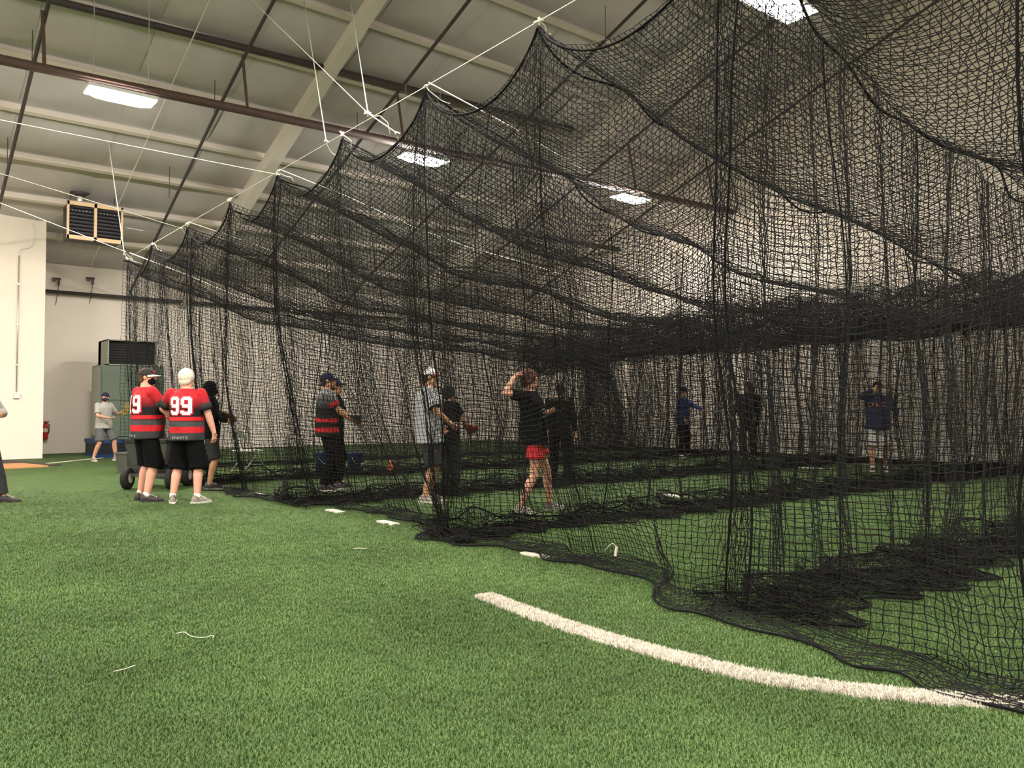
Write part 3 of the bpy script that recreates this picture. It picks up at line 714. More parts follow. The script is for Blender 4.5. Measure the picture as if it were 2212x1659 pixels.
# ------------------------------------------------------------------ things by the back wall
# green machine on a padded platform
pl = empty('platform', (5.58, 23.70, 0)); tag(pl, 'dark padded platform with blue edges under the green machine', 'platform')
add('base', G().box((0,0,0.20), (1.90, 1.3, 0.28)).mesh('base'), M['navy_mat'], pl)
add('top_pad', G().box((0,0,0.39), (1.94, 1.34, 0.10)).mesh('top_pad'), M['blue_mat'], pl)
add('floor_pad', G().box((0,-0.35,0.03), (2.0, 2.0, 0.06)).mesh('floor_pad'), M['blue_mat'], pl)
mc = empty('electrical_cabinet', (5.52, 23.65, 0.44)); tag(mc, 'olive green metal cabinet with panels behind the man numbered 19', 'cabinet')
add('body', G().box((0,0,0.97), (1.58, 1.0, 1.94)).mesh('body'), M['machine'], mc)
for (x0, x1, z0, z1) in ((-0.76, 0.06, 1.02, 1.90), (-0.76, 0.06, 0.06, 1.00), (0.08, 0.32, 0.06, 1.90), (0.34, 0.76, 0.06, 1.90)):
    add('panel', G().box(((x0+x1)/2, -0.512, (z0+z1)/2), (x1-x0-0.02, 0.024, z1-z0-0.02)).mesh('panel'), M['machine'], mc)
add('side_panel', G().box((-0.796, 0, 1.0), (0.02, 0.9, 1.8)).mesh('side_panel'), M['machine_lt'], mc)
add('warning_sticker', G().box((0.18, -0.528, 1.80), (0.10, 0.006, 0.09)).mesh('warning_sticker'), M['sticker'], mc)
add('lifting_lug', G().box((-0.74, -0.45, 1.96), (0.06, 0.06, 0.05)).mesh('lifting_lug'), M['machine'], mc)
add('lifting_lug', G().box((0.74, -0.45, 1.96), (0.06, 0.06, 0.05)).mesh('lifting_lug'), M['machine'], mc)
vb = empty('vent_box', (5.50, 23.72, 2.382)); tag(vb, 'box with a black open grille standing on the green cabinet', 'vent box')
g = G(); g.box((0, 0.35, 0.34), (1.22, 0.30, 0.68)); g.box((-0.595, -0.05, 0.34), (0.03, 1.1, 0.68)); g.box((0.595, -0.05, 0.34), (0.03, 1.1, 0.68)); g.box((0,-0.05,0.665), (1.22, 1.1, 0.03)); g.box((0,-0.05,0.015), (1.22, 1.1, 0.03))
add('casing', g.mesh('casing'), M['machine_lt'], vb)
add('dark_core', G().box((0,-0.30,0.34), (1.15, 0.3, 0.62)).mesh('dark_core'), M['machine_dk'], vb)
for i in range(9): add('grille_bar', G().box((0,-0.47,0.06+i*0.07), (1.15, 0.02, 0.012), None).mesh('grille_bar'), M['machine_dk'], vb)
# unit heater under the roof
ht = empty('unit_heater', (3.62, 21.5, 5.28)); tag(ht, 'tan framed unit heater with dark louvres hung under the roof', 'heater')
hw, hh_ = 1.22, 0.90
hx = hw/2
add('casing', G().box((hx, 0.35, hh_/2), (hw-0.06, 0.6, hh_-0.06)).mesh('casing'), M['heater_dk'], ht)
g = G()
for c, d in (((hx,0,hh_-0.045), (hw,0.08,0.09)), ((hx,0,0.045), (hw,0.08,0.09)), ((0.02,0,hh_/2), (0.045,0.08,hh_)), ((hw-0.02,0,hh_/2), (0.045,0.08,hh_)), ((hx,0,hh_/2), (0.06,0.08,hh_))): g.box(c, d)
add('frame', g.mesh('frame'), M['heater'], ht)
for s in (0, 1):
    for i in range(8): add('louvre', G().box((hx*0.5+hx*s, -0.005, 0.14+i*0.088), (hx-0.09, 0.05, 0.010), Euler((0.5,0,0)).to_matrix()).mesh('louvre'), M['heater_dk'], ht)
for s in (0, 1):
    for i in range(6): add('burner', G().ellipsoid((0.12+s*hx+i*0.075, 0.02, hh_-0.20), (0.014, 0.014, 0.020), n=8, m=5).mesh('burner', True), M['chrome'], ht)
add('flue', G().tube([(0.32, 0.3, hh_-0.05), (0.32, 0.3, roof_z(21.8)-5.28)], 0.07, 14).mesh('flue', True), M['steel'], ht)
add('flue_collar', G().tube([(0.32, 0.3, roof_z(21.8)-5.28-0.1), (0.32, 0.3, roof_z(21.8)-5.28-0.02)], [0.10, 0.22], 16).mesh('flue_collar', True), M['iron'], ht)
for x in (0.12, hw-0.12): add('hanger_rod', G().tube([(x, 0.35, hh_-0.05), (x, 0.35, roof_z(21.85)-5.28)], 0.012, 6).mesh('hanger_rod'), M['iron'], ht)
add('gas_pipe', G().tube([(hw-0.05, 0.3, 0.5), (hw+0.5, 0.35, 0.48), (hw+0.9, 0.4, 0.5)], 0.02, 8).mesh('gas_pipe', True), M['steel'], ht)
# fire extinguisher on the back wall
fx = empty('fire_extinguisher', (3.82, YB-0.13, 0.40)); tag(fx, 'red fire extinguisher on the back wall at the partition corner', 'extinguisher')
add('cylinder', G().tube([(0,0,0), (0,0,0.02), (0,0,0.34), (0,0,0.40), (0,0,0.43)], [0.06, 0.07, 0.07, 0.05, 0.025], 16).mesh('cylinder', True), M['red_enamel'], fx)
add('valve', G().tube([(0,0,0.42), (0,0,0.48)], 0.025, 10).mesh('valve'), M['black_plastic'], fx)
g = G(); g.box((0.03,0,0.49), (0.14,0.02,0.02)); g.box((0.03,0,0.46), (0.12,0.02,0.015)); add('lever', g.mesh('lever'), M['red_enamel'], fx)
add('hose', G().tube([(0.03,-0.02,0.46), (0.09,-0.03,0.40), (0.09,-0.03,0.25), (0.075,-0.03,0.15)], 0.012, 8).mesh('hose', True), M['black_plastic'], fx)
add('instruction_label', G().tube([(0,0,0.20), (0,0,0.30)], 0.0712, 16, False).mesh('instruction_label', True), M['tag'], fx)
add('wall_bracket', G().box((0,0.09,0.25), (0.10,0.06,0.22)).mesh('wall_bracket'), M['steel'], fx)
# conduit and outlet on the partition
cd = empty('conduit', (2.86, 23.17, 1.52)); tag(cd, 'grey conduit dropping to an outlet box on the white partition', 'conduit')
add('tube', G().tube([(0,0,0.10), (0.005,0,3.50)], 0.014, 8).mesh('tube', True), M['steel'], cd)
add('outlet_box', G().box((0,-0.01,0.05), (0.12, 0.07, 0.14)).mesh('outlet_box'), M['fixture'], cd)
for z in (0.8, 1.8, 2.8): add('clip', G().box((0,0,z), (0.06,0.03,0.03)).mesh('clip'), M['steel'], cd)
add('cable', G().tube(spline([(0.005,0,3.5), (0.03,0,3.65), (0.25,0,3.75), (0.33,0,4.05), (0.28,0,4.35)], 4), 0.006, 6).mesh('cable', True), M['steel'], cd)
# ceiling fittings by the back wall: small cameras on brackets
for x, y, z, l in ((4.05, 25.32, 4.85, 'small dark bracket with wires on the back wall near the partition'), (4.9, 25.32, 4.95, 'small dark bracket with wires on the back wall above the cabinet')):
    o = empty('wire_bracket', (x, y, z)); tag(o, l, 'bracket')
    g = G(); g.box((0,0.1,0), (0.20,0.08,0.05)); g.box((0.05,0.05,-0.10), (0.05,0.05,0.16)); g.box((-0.06,0.05,-0.06), (0.06,0.06,0.06)); add('mount', g.mesh('mount'), M['iron'], o)
    add('wire', G().tube(spline([(0.05,0.05,-0.15), (0.02,0.1,-0.5), (-0.05,0.2,-1.0)], 4), 0.008, 6).mesh('wire', True), M['iron'], o)
# clay area and mats left
o = add('clay_mound', G().prism([(-2.5, 19.6, 0), (2.6, 19.62, 0), (3.05, 19.72, 0), (2.75, 21.0, 0), (-2.5, 21.9, 0)], (0,0,0), (0,0,0.03)).mesh('clay_mound'), M['clay']); tag(o, 'orange clay practice mound at the left edge', 'mound')
o = add('rubber_mat', G().prism([(-2.5, 21.95, 0), (1.6, 21.6, 0), (3.15, 19.95, 0), (3.35, 20.05, 0), (2.6, 22.6, 0), (-2.5, 22.9, 0)], (0,0,0), (0,0,0.02)).mesh('rubber_mat'), M['black_mat']); tag(o, 'dark rubber mat between the partition and the clay mound', 'mat')

# ------------------------------------------------------------------ things on the turf by the net
def wheel(parent, c, r, w, ax=(0,1,0), spin=0):
    p = add('wheel', G().tube([Vector(c)-Vector(ax)*w/2, Vector(c)-Vector(ax)*w*0.35, Vector(c)+Vector(ax)*w*0.35, Vector(c)+Vector(ax)*w/2], [r*0.86, r, r, r*0.86], 20).mesh('wheel', True), M['rubber'], parent)
    add('hub', G().disc(c, ax, r*0.45, w*1.08, 14).mesh('hub'), M['hub'], p); return p
ct = empty('yard_cart', (3.62, 13.55, 0), math.radians(51.5)); tag(ct, 'dark dump cart with chunky wheels behind the two men', 'cart')
g = G(); g.ring_loft([[(-0.36,-0.25,0.38), (0.36,-0.25,0.38), (0.36,0.25,0.38), (-0.36,0.25,0.38)], [(-0.46,-0.33,0.74), (0.46,-0.33,0.74), (0.46,0.33,0.74), (-0.46,0.33,0.74)]])
add('bed', g.mesh('bed'), M['grey_plastic'], ct)
g = G(); g.box((0,-0.33,0.75), (0.96,0.04,0.04)); g.box((0,0.33,0.75), (0.96,0.04,0.04)); g.box((0.46,0,0.75), (0.04,0.7,0.04)); g.box((-0.46,0,0.75), (0.04,0.7,0.04)); add('rim', g.mesh('rim'), M['black_plastic'], ct)
g = G(); g.box((0,0,0.32), (0.8,0.06,0.05)); g.box((-0.3,0,0.22), (0.05,0.62,0.05)); g.box((0.3,0,0.22), (0.05,0.62,0.05)); g.box((0,0.15,0.35), (0.06,0.3,0.03)); add('chassis', g.mesh('chassis'), M['iron'], ct)
for x in (-0.3, 0.3):
    for y in (-0.34, 0.34): wheel(ct, (x, y, 0.17), 0.17, 0.10)
g = G(); g.tube([(0.45,0,0.30), (0.75,0,0.55), (0.95,0,0.95)], 0.016, 8); g.tube([(0.95,-0.10,0.95), (0.95,0.10,0.95)], 0.018, 8); add('handle', g.mesh('handle', True), M['iron'], ct)
bx = empty('equipment_bin', (4.02, 16.95, 0), 0.3); tag(bx, 'small dark grey bin on the turf left of the cart', 'bin')
g = G(); g.ring_loft([[(-0.16,-0.16,0), (0.16,-0.16,0), (0.16,0.16,0), (-0.16,0.16,0)], [(-0.20,-0.20,0.38), (0.20,-0.20,0.38), (0.20,0.20,0.38), (-0.20,0.20,0.38)]]); add('body', g.mesh('body'), M['grey_plastic'], bx)
add('rim', G().box((0,0,0.385), (0.44,0.44,0.03)).mesh('rim'), M['grey_plastic'], bx)
# folding chair
ch = empty('folding_chair', (5.72, 15.35, 0), math.radians(-72)); tag(ch, 'white folding chair with metal legs inside the net', 'chair')
add('seat', G().box((0,0,0.44), (0.40,0.40,0.025)).mesh('seat'), M['seat'], ch)
add('backrest', G().box((0,-0.235,0.76), (0.40,0.02,0.14), Euler((0.2,0,0)).to_matrix()).mesh('backrest'), M['steel'], ch)
for s in (-1, 1):
    add('leg', G().tube([(s*0.21,0.28,0.0), (s*0.21,0.06,0.45), (s*0.20,-0.19,0.60), (s*0.20,-0.25,0.84)], 0.012, 8).mesh('leg', True), M['steel'], ch)
    add('leg', G().tube([(s*0.185,-0.26,0.0), (s*0.185,0.12,0.44)], 0.012, 8).mesh('leg', True), M['steel'], ch)
add('stretcher', G().tube([(-0.21,0.20,0.16), (0.21,0.20,0.16)], 0.009, 8).mesh('stretcher'), M['steel'], ch)
add('stretcher', G().tube([(-0.185,-0.20,0.07), (0.185,-0.20,0.07)], 0.009, 8).mesh('stretcher'), M['steel'], ch)
add('top_rail', G().tube([(-0.20,-0.25,0.84), (-0.17,-0.255,0.87), (0.17,-0.255,0.87), (0.20,-0.25,0.84)], 0.012, 8).mesh('top_rail', True), M['steel'], ch)
# buckets
def bucket(x, y, label):
    b = empty('bucket', (x, y, 0)); tag(b, label, 'bucket', 'blue ball buckets')
    add('body', G().tube([(0,0,0.0), (0,0,0.34), (0,0,0.35), (0,0,0.37)], [0.135, 0.155, 0.165, 0.165], 24).mesh('body', True), M['blue_plastic'], b)
    add('lid', G().tube([(0,0,0.37), (0,0,0.395)], [0.17, 0.165], 24).mesh('lid', True), M['blue_plastic'], b)
    add('handle', G().tube([(0.165*math.cos(a), -0.02-0.165*abs(math.sin(a))*0.25-0.14, 0.33-0.16*math.sin(a)) for a in np.linspace(0, PI, 10)], 0.005, 6).mesh('handle', True), M['steel'], b)
    add('logo_patch', G().raw([(0.155*math.sin(a)*1.02, -0.152*math.cos(a)*1.02, z) for z in (0.12, 0.20) for a in (0.1, 0.3, 0.5)], [(0,1,4,3), (1,2,5,4)]).mesh('logo_patch'), M['tag'], b)
bucket(7.45, 14.25, 'blue ball bucket with lid right of the player in long trousers'); bucket(7.0, 14.75, 'blue ball bucket half hidden behind the player in long trousers')
# cone
cn = empty('traffic_cone', (7.92, 13.74, 0), 0.4); tag(cn, 'small orange traffic cone on the turf inside the net', 'cone')
add('base', G().box((0,0,0.012), (0.19,0.19,0.024)).mesh('base'), M['cone'], cn)
add('body', G().tube([(0,0,0.02), (0,0,0.06), (0,0,0.24), (0,0,0.25)], [0.080, 0.068, 0.022, 0.016], 20).mesh('body', True), M['cone'], cn)
# tag hanging in the side net
tg = empty('net_tag', (4.52, 4.40, 0.115)); tg.scale = (0.75, 0.75, 0.75); tag(tg, 'small white tag with a string caught in the near net', 'tag')
add('card', G().box((0,0,0.05), (0.012,0.055,0.10), Euler((0,0.15,-0.5)).to_matrix()).mesh('card'), M['tag'], tg)
add('string', G().tube(spline([(0,0.0,0.10), (-0.01,0.03,0.125), (-0.01,0.07,0.11), (-0.02,0.12,0.06), (-0.01,0.15,0.04)], 4), 0.0035, 6).mesh('string', True), M['rope'], tg)

# ------------------------------------------------------------------ people
def ik(a, b, l1, l2, pole):
    a, b, pole = Vector(a), Vector(b), Vector(pole); d = b-a; L = min(d.length, (l1+l2)*0.999); t = d.normalized()
    x = (l1*l1 - l2*l2 + L*L)/(2*L); h = math.sqrt(max(0, l1*l1-x*x)); p = pole - t*pole.dot(t); p.normalize()
    return a + t*x + p*h, a + t*L

def ring(c, rx, ry, yaw=0.0, n=20, tilt=None):
    out = []
    for k in range(n):
        a = 2*PI*k/n; x, y = rx*math.cos(a), ry*math.sin(a)
        out.append(Vector((c[0]+x*math.cos(yaw)-y*math.sin(yaw), c[1]+x*math.sin(yaw)+y*math.cos(yaw), c[2])))
    return out

def person(loc, head_deg, label, P):
    """local frame: +Y is where the chest faces, +X the right hand side. Figure drawn 1.75 m tall, then scaled."""
    H = P.get('h', 1.75); k = H/1.75
    root = empty('person', (loc[0], loc[1], 0), math.radians(head_deg)); tag(root, label, 'person')
    fat = P.get('fat', 0.0); lean = Vector(P.get('lean', (0, 0, 0))); tw = math.radians(P.get('twist', 0)); hips = Vector(P.get('hips', (0, 0, 0)))
    drop = hips.z
    def T(x, y, z):
        f = max(0.0, (z-0.92)/0.52); yaw = tw*min(f, 1.0)
        return Vector((x*math.cos(yaw)-y*math.sin(yaw), x*math.sin(yaw)+y*math.cos(yaw), z)) + Vector((hips.x, hips.y, drop)) + lean*f
    def tr(z, rx, ry, dy=0.0):
        f = max(0.0, (z-0.92)/0.52); c = T(0, dy, z); return ring(c, rx, ry, tw*min(f, 1.0))
    # --- limbs
    hipL, hipR = T(-0.095, 0, 0.90), T(0.095, 0, 0.90)
    aL, aR = Vector(P.get('footL', (-0.12, 0, 0))), Vector(P.get('footR', (0.12, 0, 0)))
    fyL, fyR = math.radians(P.get('toeL', 8)), math.radians(P.get('toeR', -8))
    ankL, ankR = aL + Vector((0, 0, 0.085)), aR + Vector((0, 0, 0.085))
    kL, ankL = ik(hipL, ankL, 0.425, 0.41, P.get('kneeL', (-0.1, 1, 0))); kR, ankR = ik(hipR, ankR, 0.425, 0.41, P.get('kneeR', (0.1, 1, 0)))
    sw = 0.185 + 0.02*fat
    shL, shR = T(-sw, -0.01, 1.425), T(sw, -0.01, 1.425)
    def arm(sh, spec, s):
        wr = Vector(spec['wrist']); pole = Vector(spec.get('pole', (s*0.6, -1, -0.3))); el, wr = ik(sh, wr, 0.285, 0.255, pole); return el, wr
    AL, AR = P.get('armL', {'wrist': (-0.27, 0.05, 0.90)}), P.get('armR', {'wrist': (0.27, 0.05, 0.90)})
    elL, wrL = arm(shL, AL, -1); elR, wrR = arm(shR, AR, 1)
    # --- head frame
    hy, hp = math.radians(P.get('look', 0)), math.radians(P.get('nod', 0))
    RH = Euler((-hp, 0, -hy)).to_matrix()
    hc = T(0, 0.015, 1.625) + lean*0.12
    hd = lambda x, y, z: hc + RH @ Vector((x, y, z))
    # --- body
    g = G()
    g.ring_loft([tr(z, rx + fat*fx_, ry + fat*fy_, dy) for z, rx, ry, fx_, fy_, dy in (
        (0.84, 0.10, 0.08, 0, 0, 0), (0.90, 0.155, 0.11, .02, .03, 0), (1.0, 0.158, 0.112, .05, .08, fat*.03), (1.12, 0.145, 0.10, .06, .09, fat*.04),
        (1.25, 0.162, 0.112, .04, .05, fat*.02), (1.37, 0.172, 0.108, .03, .03, 0), (1.44, 0.15, 0.085, .02, .02, 0), (1.50, 0.065, 0.06, .01, .01, 0))])
    nk = 0.054 + 0.012*fat
    g.capsule(T(0, -0.01, 1.46), hd(0, -0.015, -0.06), nk+0.004, nk)
    for sh, el, wr in ((shL, elL, wrL), (shR, elR, wrR)):
        mu = P.get('muscle', 1.0)
        g.capsule(sh, el, 0.052*mu, 0.040*mu); g.capsule(el, el.lerp(wr, 0.35), 0.040*mu, 0.041*mu); g.capsule(el.lerp(wr, 0.3), wr, 0.041*mu, 0.027*mu)
    for hp_, kn, an in ((hipL, kL, ankL), (hipR, kR, ankR)):
        lg = P.get('legs', 1.0)
        g.capsule(hp_, kn, 0.082*lg, 0.056*lg, 14); g.capsule(kn, kn.lerp(an, 0.32) + Vector((0, -0.012, 0)), 0.052*lg, 0.058*lg, 14); g.capsule(kn.lerp(an, 0.32) + Vector((0, -0.012, 0)), an, 0.057*lg, 0.036*lg, 14)
    # head: cranium, jaw, nose, brow, ears
    g.ellipsoid(hd(0, -0.012, 0.022), (0.076, 0.094, 0.096), RH); g.ellipsoid(hd(0, 0.028, -0.045), (0.058+0.008*fat, 0.066, 0.076), RH)
    g.capsule(hd(0, 0.088, 0.012), hd(0, 0.108, -0.022), 0.009, 0.014, 8); g.capsule(hd(-0.035, 0.078, 0.03), hd(0.035, 0.078, 0.03), 0.014, 0.014, 8)
    g.ellipsoid(hd(0, 0.075, -0.095), (0.022, 0.018, 0.018), RH, 10, 6)
    for s in (-1, 1): g.ellipsoid(hd(s*0.079, -0.008, -0.008), (0.012, 0.020, 0.031), RH, 10, 6)
    # palms
    hands = []
    for s, spec, el, wr in ((-1, AL, elL, wrL), (1, AR, elR, wrR)):
        d = (wr-el).normalized()
        if 'hand' in spec: d = Vector(spec['hand']).normalized()
        nrm = Vector(spec.get('palm', (-s, 0, 0))); nrm = (nrm - d*nrm.dot(d)).normalized(); side = d.cross(nrm)
        pc = wr + d*0.05
        for o_ in (-0.024, -0.008, 0.008, 0.024): g.capsule(wr + d*0.012 + side*o_*0.6, wr + d*0.085 + side*o_, 0.017, 0.014, 8)
        hands.append((wr, d, nrm, side, spec, s))
    vox = P.get('vox', 0.011)
    me = remesh(g, vox, 5, P.get('dec', 0.5))
    # fingers, rooted in the palm
    fg = G()
    for wr, d, nrm, side, spec, s in hands:
        cu = spec.get('curl', 0.5); tsd = 1 if side.dot(Vector(spec.get('thumb', (0, 1, 0.2)))) > 0 else -1
        for i, (o_, L) in enumerate(((0.027, 0.072), (0.009, 0.080), (-0.010, 0.075), (-0.028, 0.060))):
            b = wr + d*0.082 + side*tsd*o_; q = [b]; ang = 0.0; dirv = (d + side*tsd*o_*4).normalized()
            for j, fr in enumerate((0.45, 0.32, 0.23)):
                ang += cu*(0.6 + 0.35*j); q.append(q[-1] + (dirv*math.cos(ang) + nrm*math.sin(ang))*L*fr)
            fg.tube([b - d*0.02] + q, [0.0095, 0.0095, 0.009, 0.0082, 0.006], 8)
        b = wr + d*0.03 + side*tsd*0.026; t1 = b + (side*tsd*0.75 + d*0.6 + nrm*0.35).normalized()*0.036; t2 = t1 + (side*tsd*0.25 + d*0.85 + nrm*(0.3+cu*0.5)).normalized()*0.034
        fg.tube([b - side*tsd*0.012, b, t1, t2], [0.012, 0.012, 0.010, 0.0075], 8)
    fme = fg.mesh('f', True); bm = bmesh.new(); bm.from_mesh(me); bm.from_mesh(fme); bm.to_mesh(me); bm.free(); bpy.data.meshes.remove(fme); smooth(me)
    body = add('body', me, M[P.get('skin', 'skin')], root)
    # face
    if P.get('face', True):
        g = G()
        for s in (-1, 1): add('eye', G().ellipsoid(hd(s*0.030, 0.082, 0.004), (0.012, 0.008, 0.007), RH, 10, 6).mesh('eye', True), M['eye'], root)
        add('mouth', G().ellipsoid(hd(0, 0.090, -0.056), (0.022, 0.007, 0.006), RH, 12, 6).mesh('mouth', True), M['lip'], root)
    if 'mask' in P:
        g = G(); g.ellipsoid(hd(0, 0.036, -0.052), (0.064, 0.070, 0.062), RH, 16, 10); add('face_mask', g.mesh('face_mask', True), M[P['mask']], root)
    # hair and headgear
    if 'hair' in P:
        g = G(); rg = random.Random(3)
        big = P.get('hair_vol', 1.0)
        g.ellipsoid(hd(0, -0.022, 0.030), (0.086*big, 0.100*big, 0.096*big), RH); g.ellipsoid(hd(0, -0.055, -0.035), (0.072*big, 0.055*big, 0.060*big), RH)
        if P.get('curly'):
            for i in range(60):
                a, b = rg.uniform(0, 2*PI), rg.uniform(-0.15, 1.5); g.ellipsoid(hd(0.088*math.cos(b)*math.cos(a), -0.025+0.10*math.cos(b)*math.sin(a), 0.035+0.095*math.sin(b)), (0.024,)*3, None, 8, 5)
        add('hair', remesh(g, 0.010, 2, 0.6), M[P['hair']], root)
    if 'cap' in P:
        c = P['cap']; cy = math.radians(c.get('turn', 0)); RC = RH @ Euler((0, 0, -cy)).to_matrix()
        cc = hd(0, -0.012, 0.030); cp = lambda x, y, z: cc + RC @ Vector((x, y, z))
        g = G(); g.ellipsoid(cc, (0.090, 0.108, 0.094), RC, 20, 8, -0.05); g.ellipsoid(cp(0, 0, 0.094), (0.010, 0.010, 0.006), RC, 8, 4)
        cap = add('cap', g.mesh('cap', True), M[c['m']], root)
        if c.get('brim', True):
            V = []; F = []; n = 12
            for z_ in (0.0, -0.006):
                for j in range(2):
                    for i in range(n+1):
                        a = PI*(0.12 + 0.76*i/n); r = 1.0 if j == 0 else (1.0 + 0.78*math.sin(PI*i/n)**0.6)
                        x, y = 0.088*math.cos(a)*(1 + 0.05*j), 0.104*math.sin(a)*r
                        V.append(cp(x, y, 0.004 + z_ - 0.018*(x/0.09)**2*(1 if j else 0.3) - 0.012*j))
            m_ = n+1
            for i in range(n): F += [(i, i+1, m_+i+1, m_+i), (2*m_+i, 3*m_+i, 3*m_+i+1, 2*m_+i+1), (m_+i, m_+i+1, 3*m_+i+1, 3*m_+i)]
            add('brim', G().raw(V, F).mesh('brim', True), M[c.get('bm', c['m'])], cap)
        if c.get('badge'):
            add('badge', G().ellipsoid(cp(0, 0.100, 0.040), (0.026, 0.012, 0.022), RC, 10, 6).mesh('badge', True), M[c['badge']], cap)
    if 'hood' in P:
        g = G(); g.ellipsoid(hd(0, -0.02, 0.015), (0.098, 0.112, 0.118), RH); g.capsule(hd(0, -0.03, -0.05), T(0, -0.03, 1.46), 0.085, 0.10)
        add('hood', remesh(g, 0.012, 3, 0.5), M[P['hood']], root)
    # --- shirt
    s_ = P['shirt']; g = G(); hem = s_.get('hem', 0.80); lo = s_.get('loose', 0.03)
    prof = [(hem, 0.175, 0.125, .035, .06, fat*.02), (0.92, 0.165, 0.122, .045, .075, fat*.03), (1.02, 0.160, 0.118, .055, .085, fat*.035), (1.12, 0.152, 0.108, .06, .09, fat*.04), (1.25, 0.166, 0.116, .045, .055, fat*.02),
            (1.37, 0.178, 0.112, .03, .03, 0), (1.435, 0.158, 0.092, .02, .02, 0), (1.475, 0.105, 0.078, .01, .012, 0), (1.495, 0.076, 0.070, .01, .012, 0)]
    if hem > 0.9: prof.pop(1)
    rings = []
    for i, (z, rx, ry, fx_, fy_, dy) in enumerate(prof):
        q = lo if z < 1.42 else (0.016 if z < 1.46 else 0.008)
        rr = tr(z, rx + fat*fx_ + q, ry + fat*fy_ + q, dy)
        if z < 1.3:
            for j, p in enumerate(rr):
                w = 0.008*math.sin(j*2*PI/20*5 + z*9) * (1.3-z)*2.2; c = T(0, dy, z); dv = (p-c); dv.z = 0; p += dv.normalized()*w
        rings.append(rr)
    g.ring_loft(rings)
    sl = s_.get('sleeve', 0.75)
    for sh, el, wr in ((shL, elL, wrL), (shR, elR, wrR)):
        r0 = 0.070 + 0.010*fat; g.ellipsoid(sh, (r0*1.02, r0*1.02, r0*1.02))
        if sl <= 1: g.tube([sh.lerp(el, -0.12), sh.lerp(el, 0.1), sh.lerp(el, sl*0.6), sh.lerp(el, sl)], [r0*0.85, r0, r0*1.0, r0*1.02], 16)
        else:
            g.tube([sh.lerp(el, -0.12), sh.lerp(el, 0.1), el], [r0*0.85, r0*0.98, 0.060], 16); g.capsule(el, el.lerp(wr, 0.3), 0.060, 0.056); g.tube([el, el.lerp(wr, 0.5), el.lerp(wr, 0.96)], [0.058, 0.052, 0.042], 16)
    sme = wrinkle(remesh(g, 0.011, 3, P.get('dec', 0.5)), 0.0055, len(label), 1.5)
    shirt = add('shirt', sme, M[s_['m']], root)
    if s_.get('cuff'):
        for sh, el in ((shL, elL), (shR, elR)):
            r0 = 0.070 + 0.010*fat
            cf = add('sleeve_band', G().tube([sh.lerp(el, sl*0.62), sh.lerp(el, sl+0.005)], [r0*1.06, r0*1.10], 18).mesh('sleeve_band', True), M[s_['cuff']], shirt)
            d = (el-sh).normalized(); add('sleeve_edge', G().tube([sh.lerp(el, sl-0.035), sh.lerp(el, sl+0.012)], [r0*1.12, r0*1.12], 18).mesh('sleeve_edge', True), M['black_cloth'], shirt)
    bvh = BVHTree.FromPolygons([v.co for v in sme.vertices], [list(p.vertices) for p in sme.polygons])
    def wrap(me_, back, off):
        d = Vector((0, 1 if back else -1, 0)); R = Euler((0, 0, tw)).to_matrix(); d = R @ d
        for v in me_.vertices:
            hit = bvh.ray_cast(v.co - d*1.0, d)
            if hit[0] is not None: v.co = hit[0] - d*off
        me_.update()
    # --- shorts or trousers
    q = P['pants']; g = G(); wz = 1.02
    g.ring_loft([tr(wz, 0.160+fat*.05, 0.118+fat*.08, fat*.03), tr(0.93, 0.172+fat*.04, 0.128+fat*.05, fat*.02), tr(0.85, 0.172+fat*.02, 0.122+fat*.03), tr(0.79, 0.12, 0.09)])
    end = q.get('len', 1.0)            # 1.0 = knee, 2.0 = ankle
    for hp_, kn, an in ((hipL, kL, ankL), (hipR, kR, ankR)):
        fl = q.get('flare', 0.10)
        if end <= 1.3:
            e = hp_.lerp(kn, end) if end <= 1 else kn.lerp(an, end-1)
            pts = [hp_.lerp(kn, -0.05), hp_.lerp(kn, 0.3)] + ([kn] if end > 1 else []) + [e]; rr = [0.100, 0.102+fat*.01] + ([fl] if end > 1 else []) + [fl]
            g.tube(pts, rr, 18)
        else:
            g.tube([hp_.lerp(kn, -0.05), hp_.lerp(kn, 0.4), kn, kn.lerp(an, 0.5), kn.lerp(an, 0.97)], [0.10, 0.094, 0.076, 0.070, 0.066], 16)
    add('trousers' if end > 1.3 else 'shorts', wrinkle(remesh(g, 0.012, 2, P.get('dec', 0.5)), 0.0028, len(label)+5, 1.05), M[q['m']], root)
    # --- shoes
    for a, fy, an in ((aL, fyL, ankL), (aR, fyR, ankR)):
        RF = Euler((0, 0, fy)).to_matrix(); base = Vector((an.x, an.y, a.z)); pf = lambda x, y, z: base + RF @ Vector((x, y, z))
        rings = []
        for y, w, h in ((-0.075, 0.020, 0.055), (-0.068, 0.034, 0.088), (-0.03, 0.040, 0.105), (0.02, 0.041, 0.102), (0.07, 0.044, 0.078), (0.12, 0.047, 0.060), (0.165, 0.043, 0.050), (0.195, 0.028, 0.040), (0.205, 0.010, 0.030)):
            rings.append([pf(w*math.cos(t)*(1.0 if math.sin(t) < 0.3 else 0.92), y, 0.022 + max(0, math.sin(t))*(h-0.022) if math.sin(t) > 0 else 0.018) for t in np.linspace(0, 2*PI, 17)[:-1]])
        sh_ = add('shoe', G().ring_loft(rings).mesh('shoe', True), M[P.get('shoe', 'shoe_white')], root)
        rings = [[pf(x*w, y, z) for x, z in ((-1, 0.0), (1, 0.0), (1.08, 0.026), (-1.08, 0.026))] for y, w in ((-0.083, 0.022), (-0.07, 0.037), (-0.02, 0.041), (0.05, 0.041), (0.12, 0.049), (0.17, 0.045), (0.20, 0.030), (0.212, 0.012))]
        add('sole', G().ring_loft(rings).mesh('sole'), M[P.get('sole', 'shoe_white')], sh_)
        lc = G()
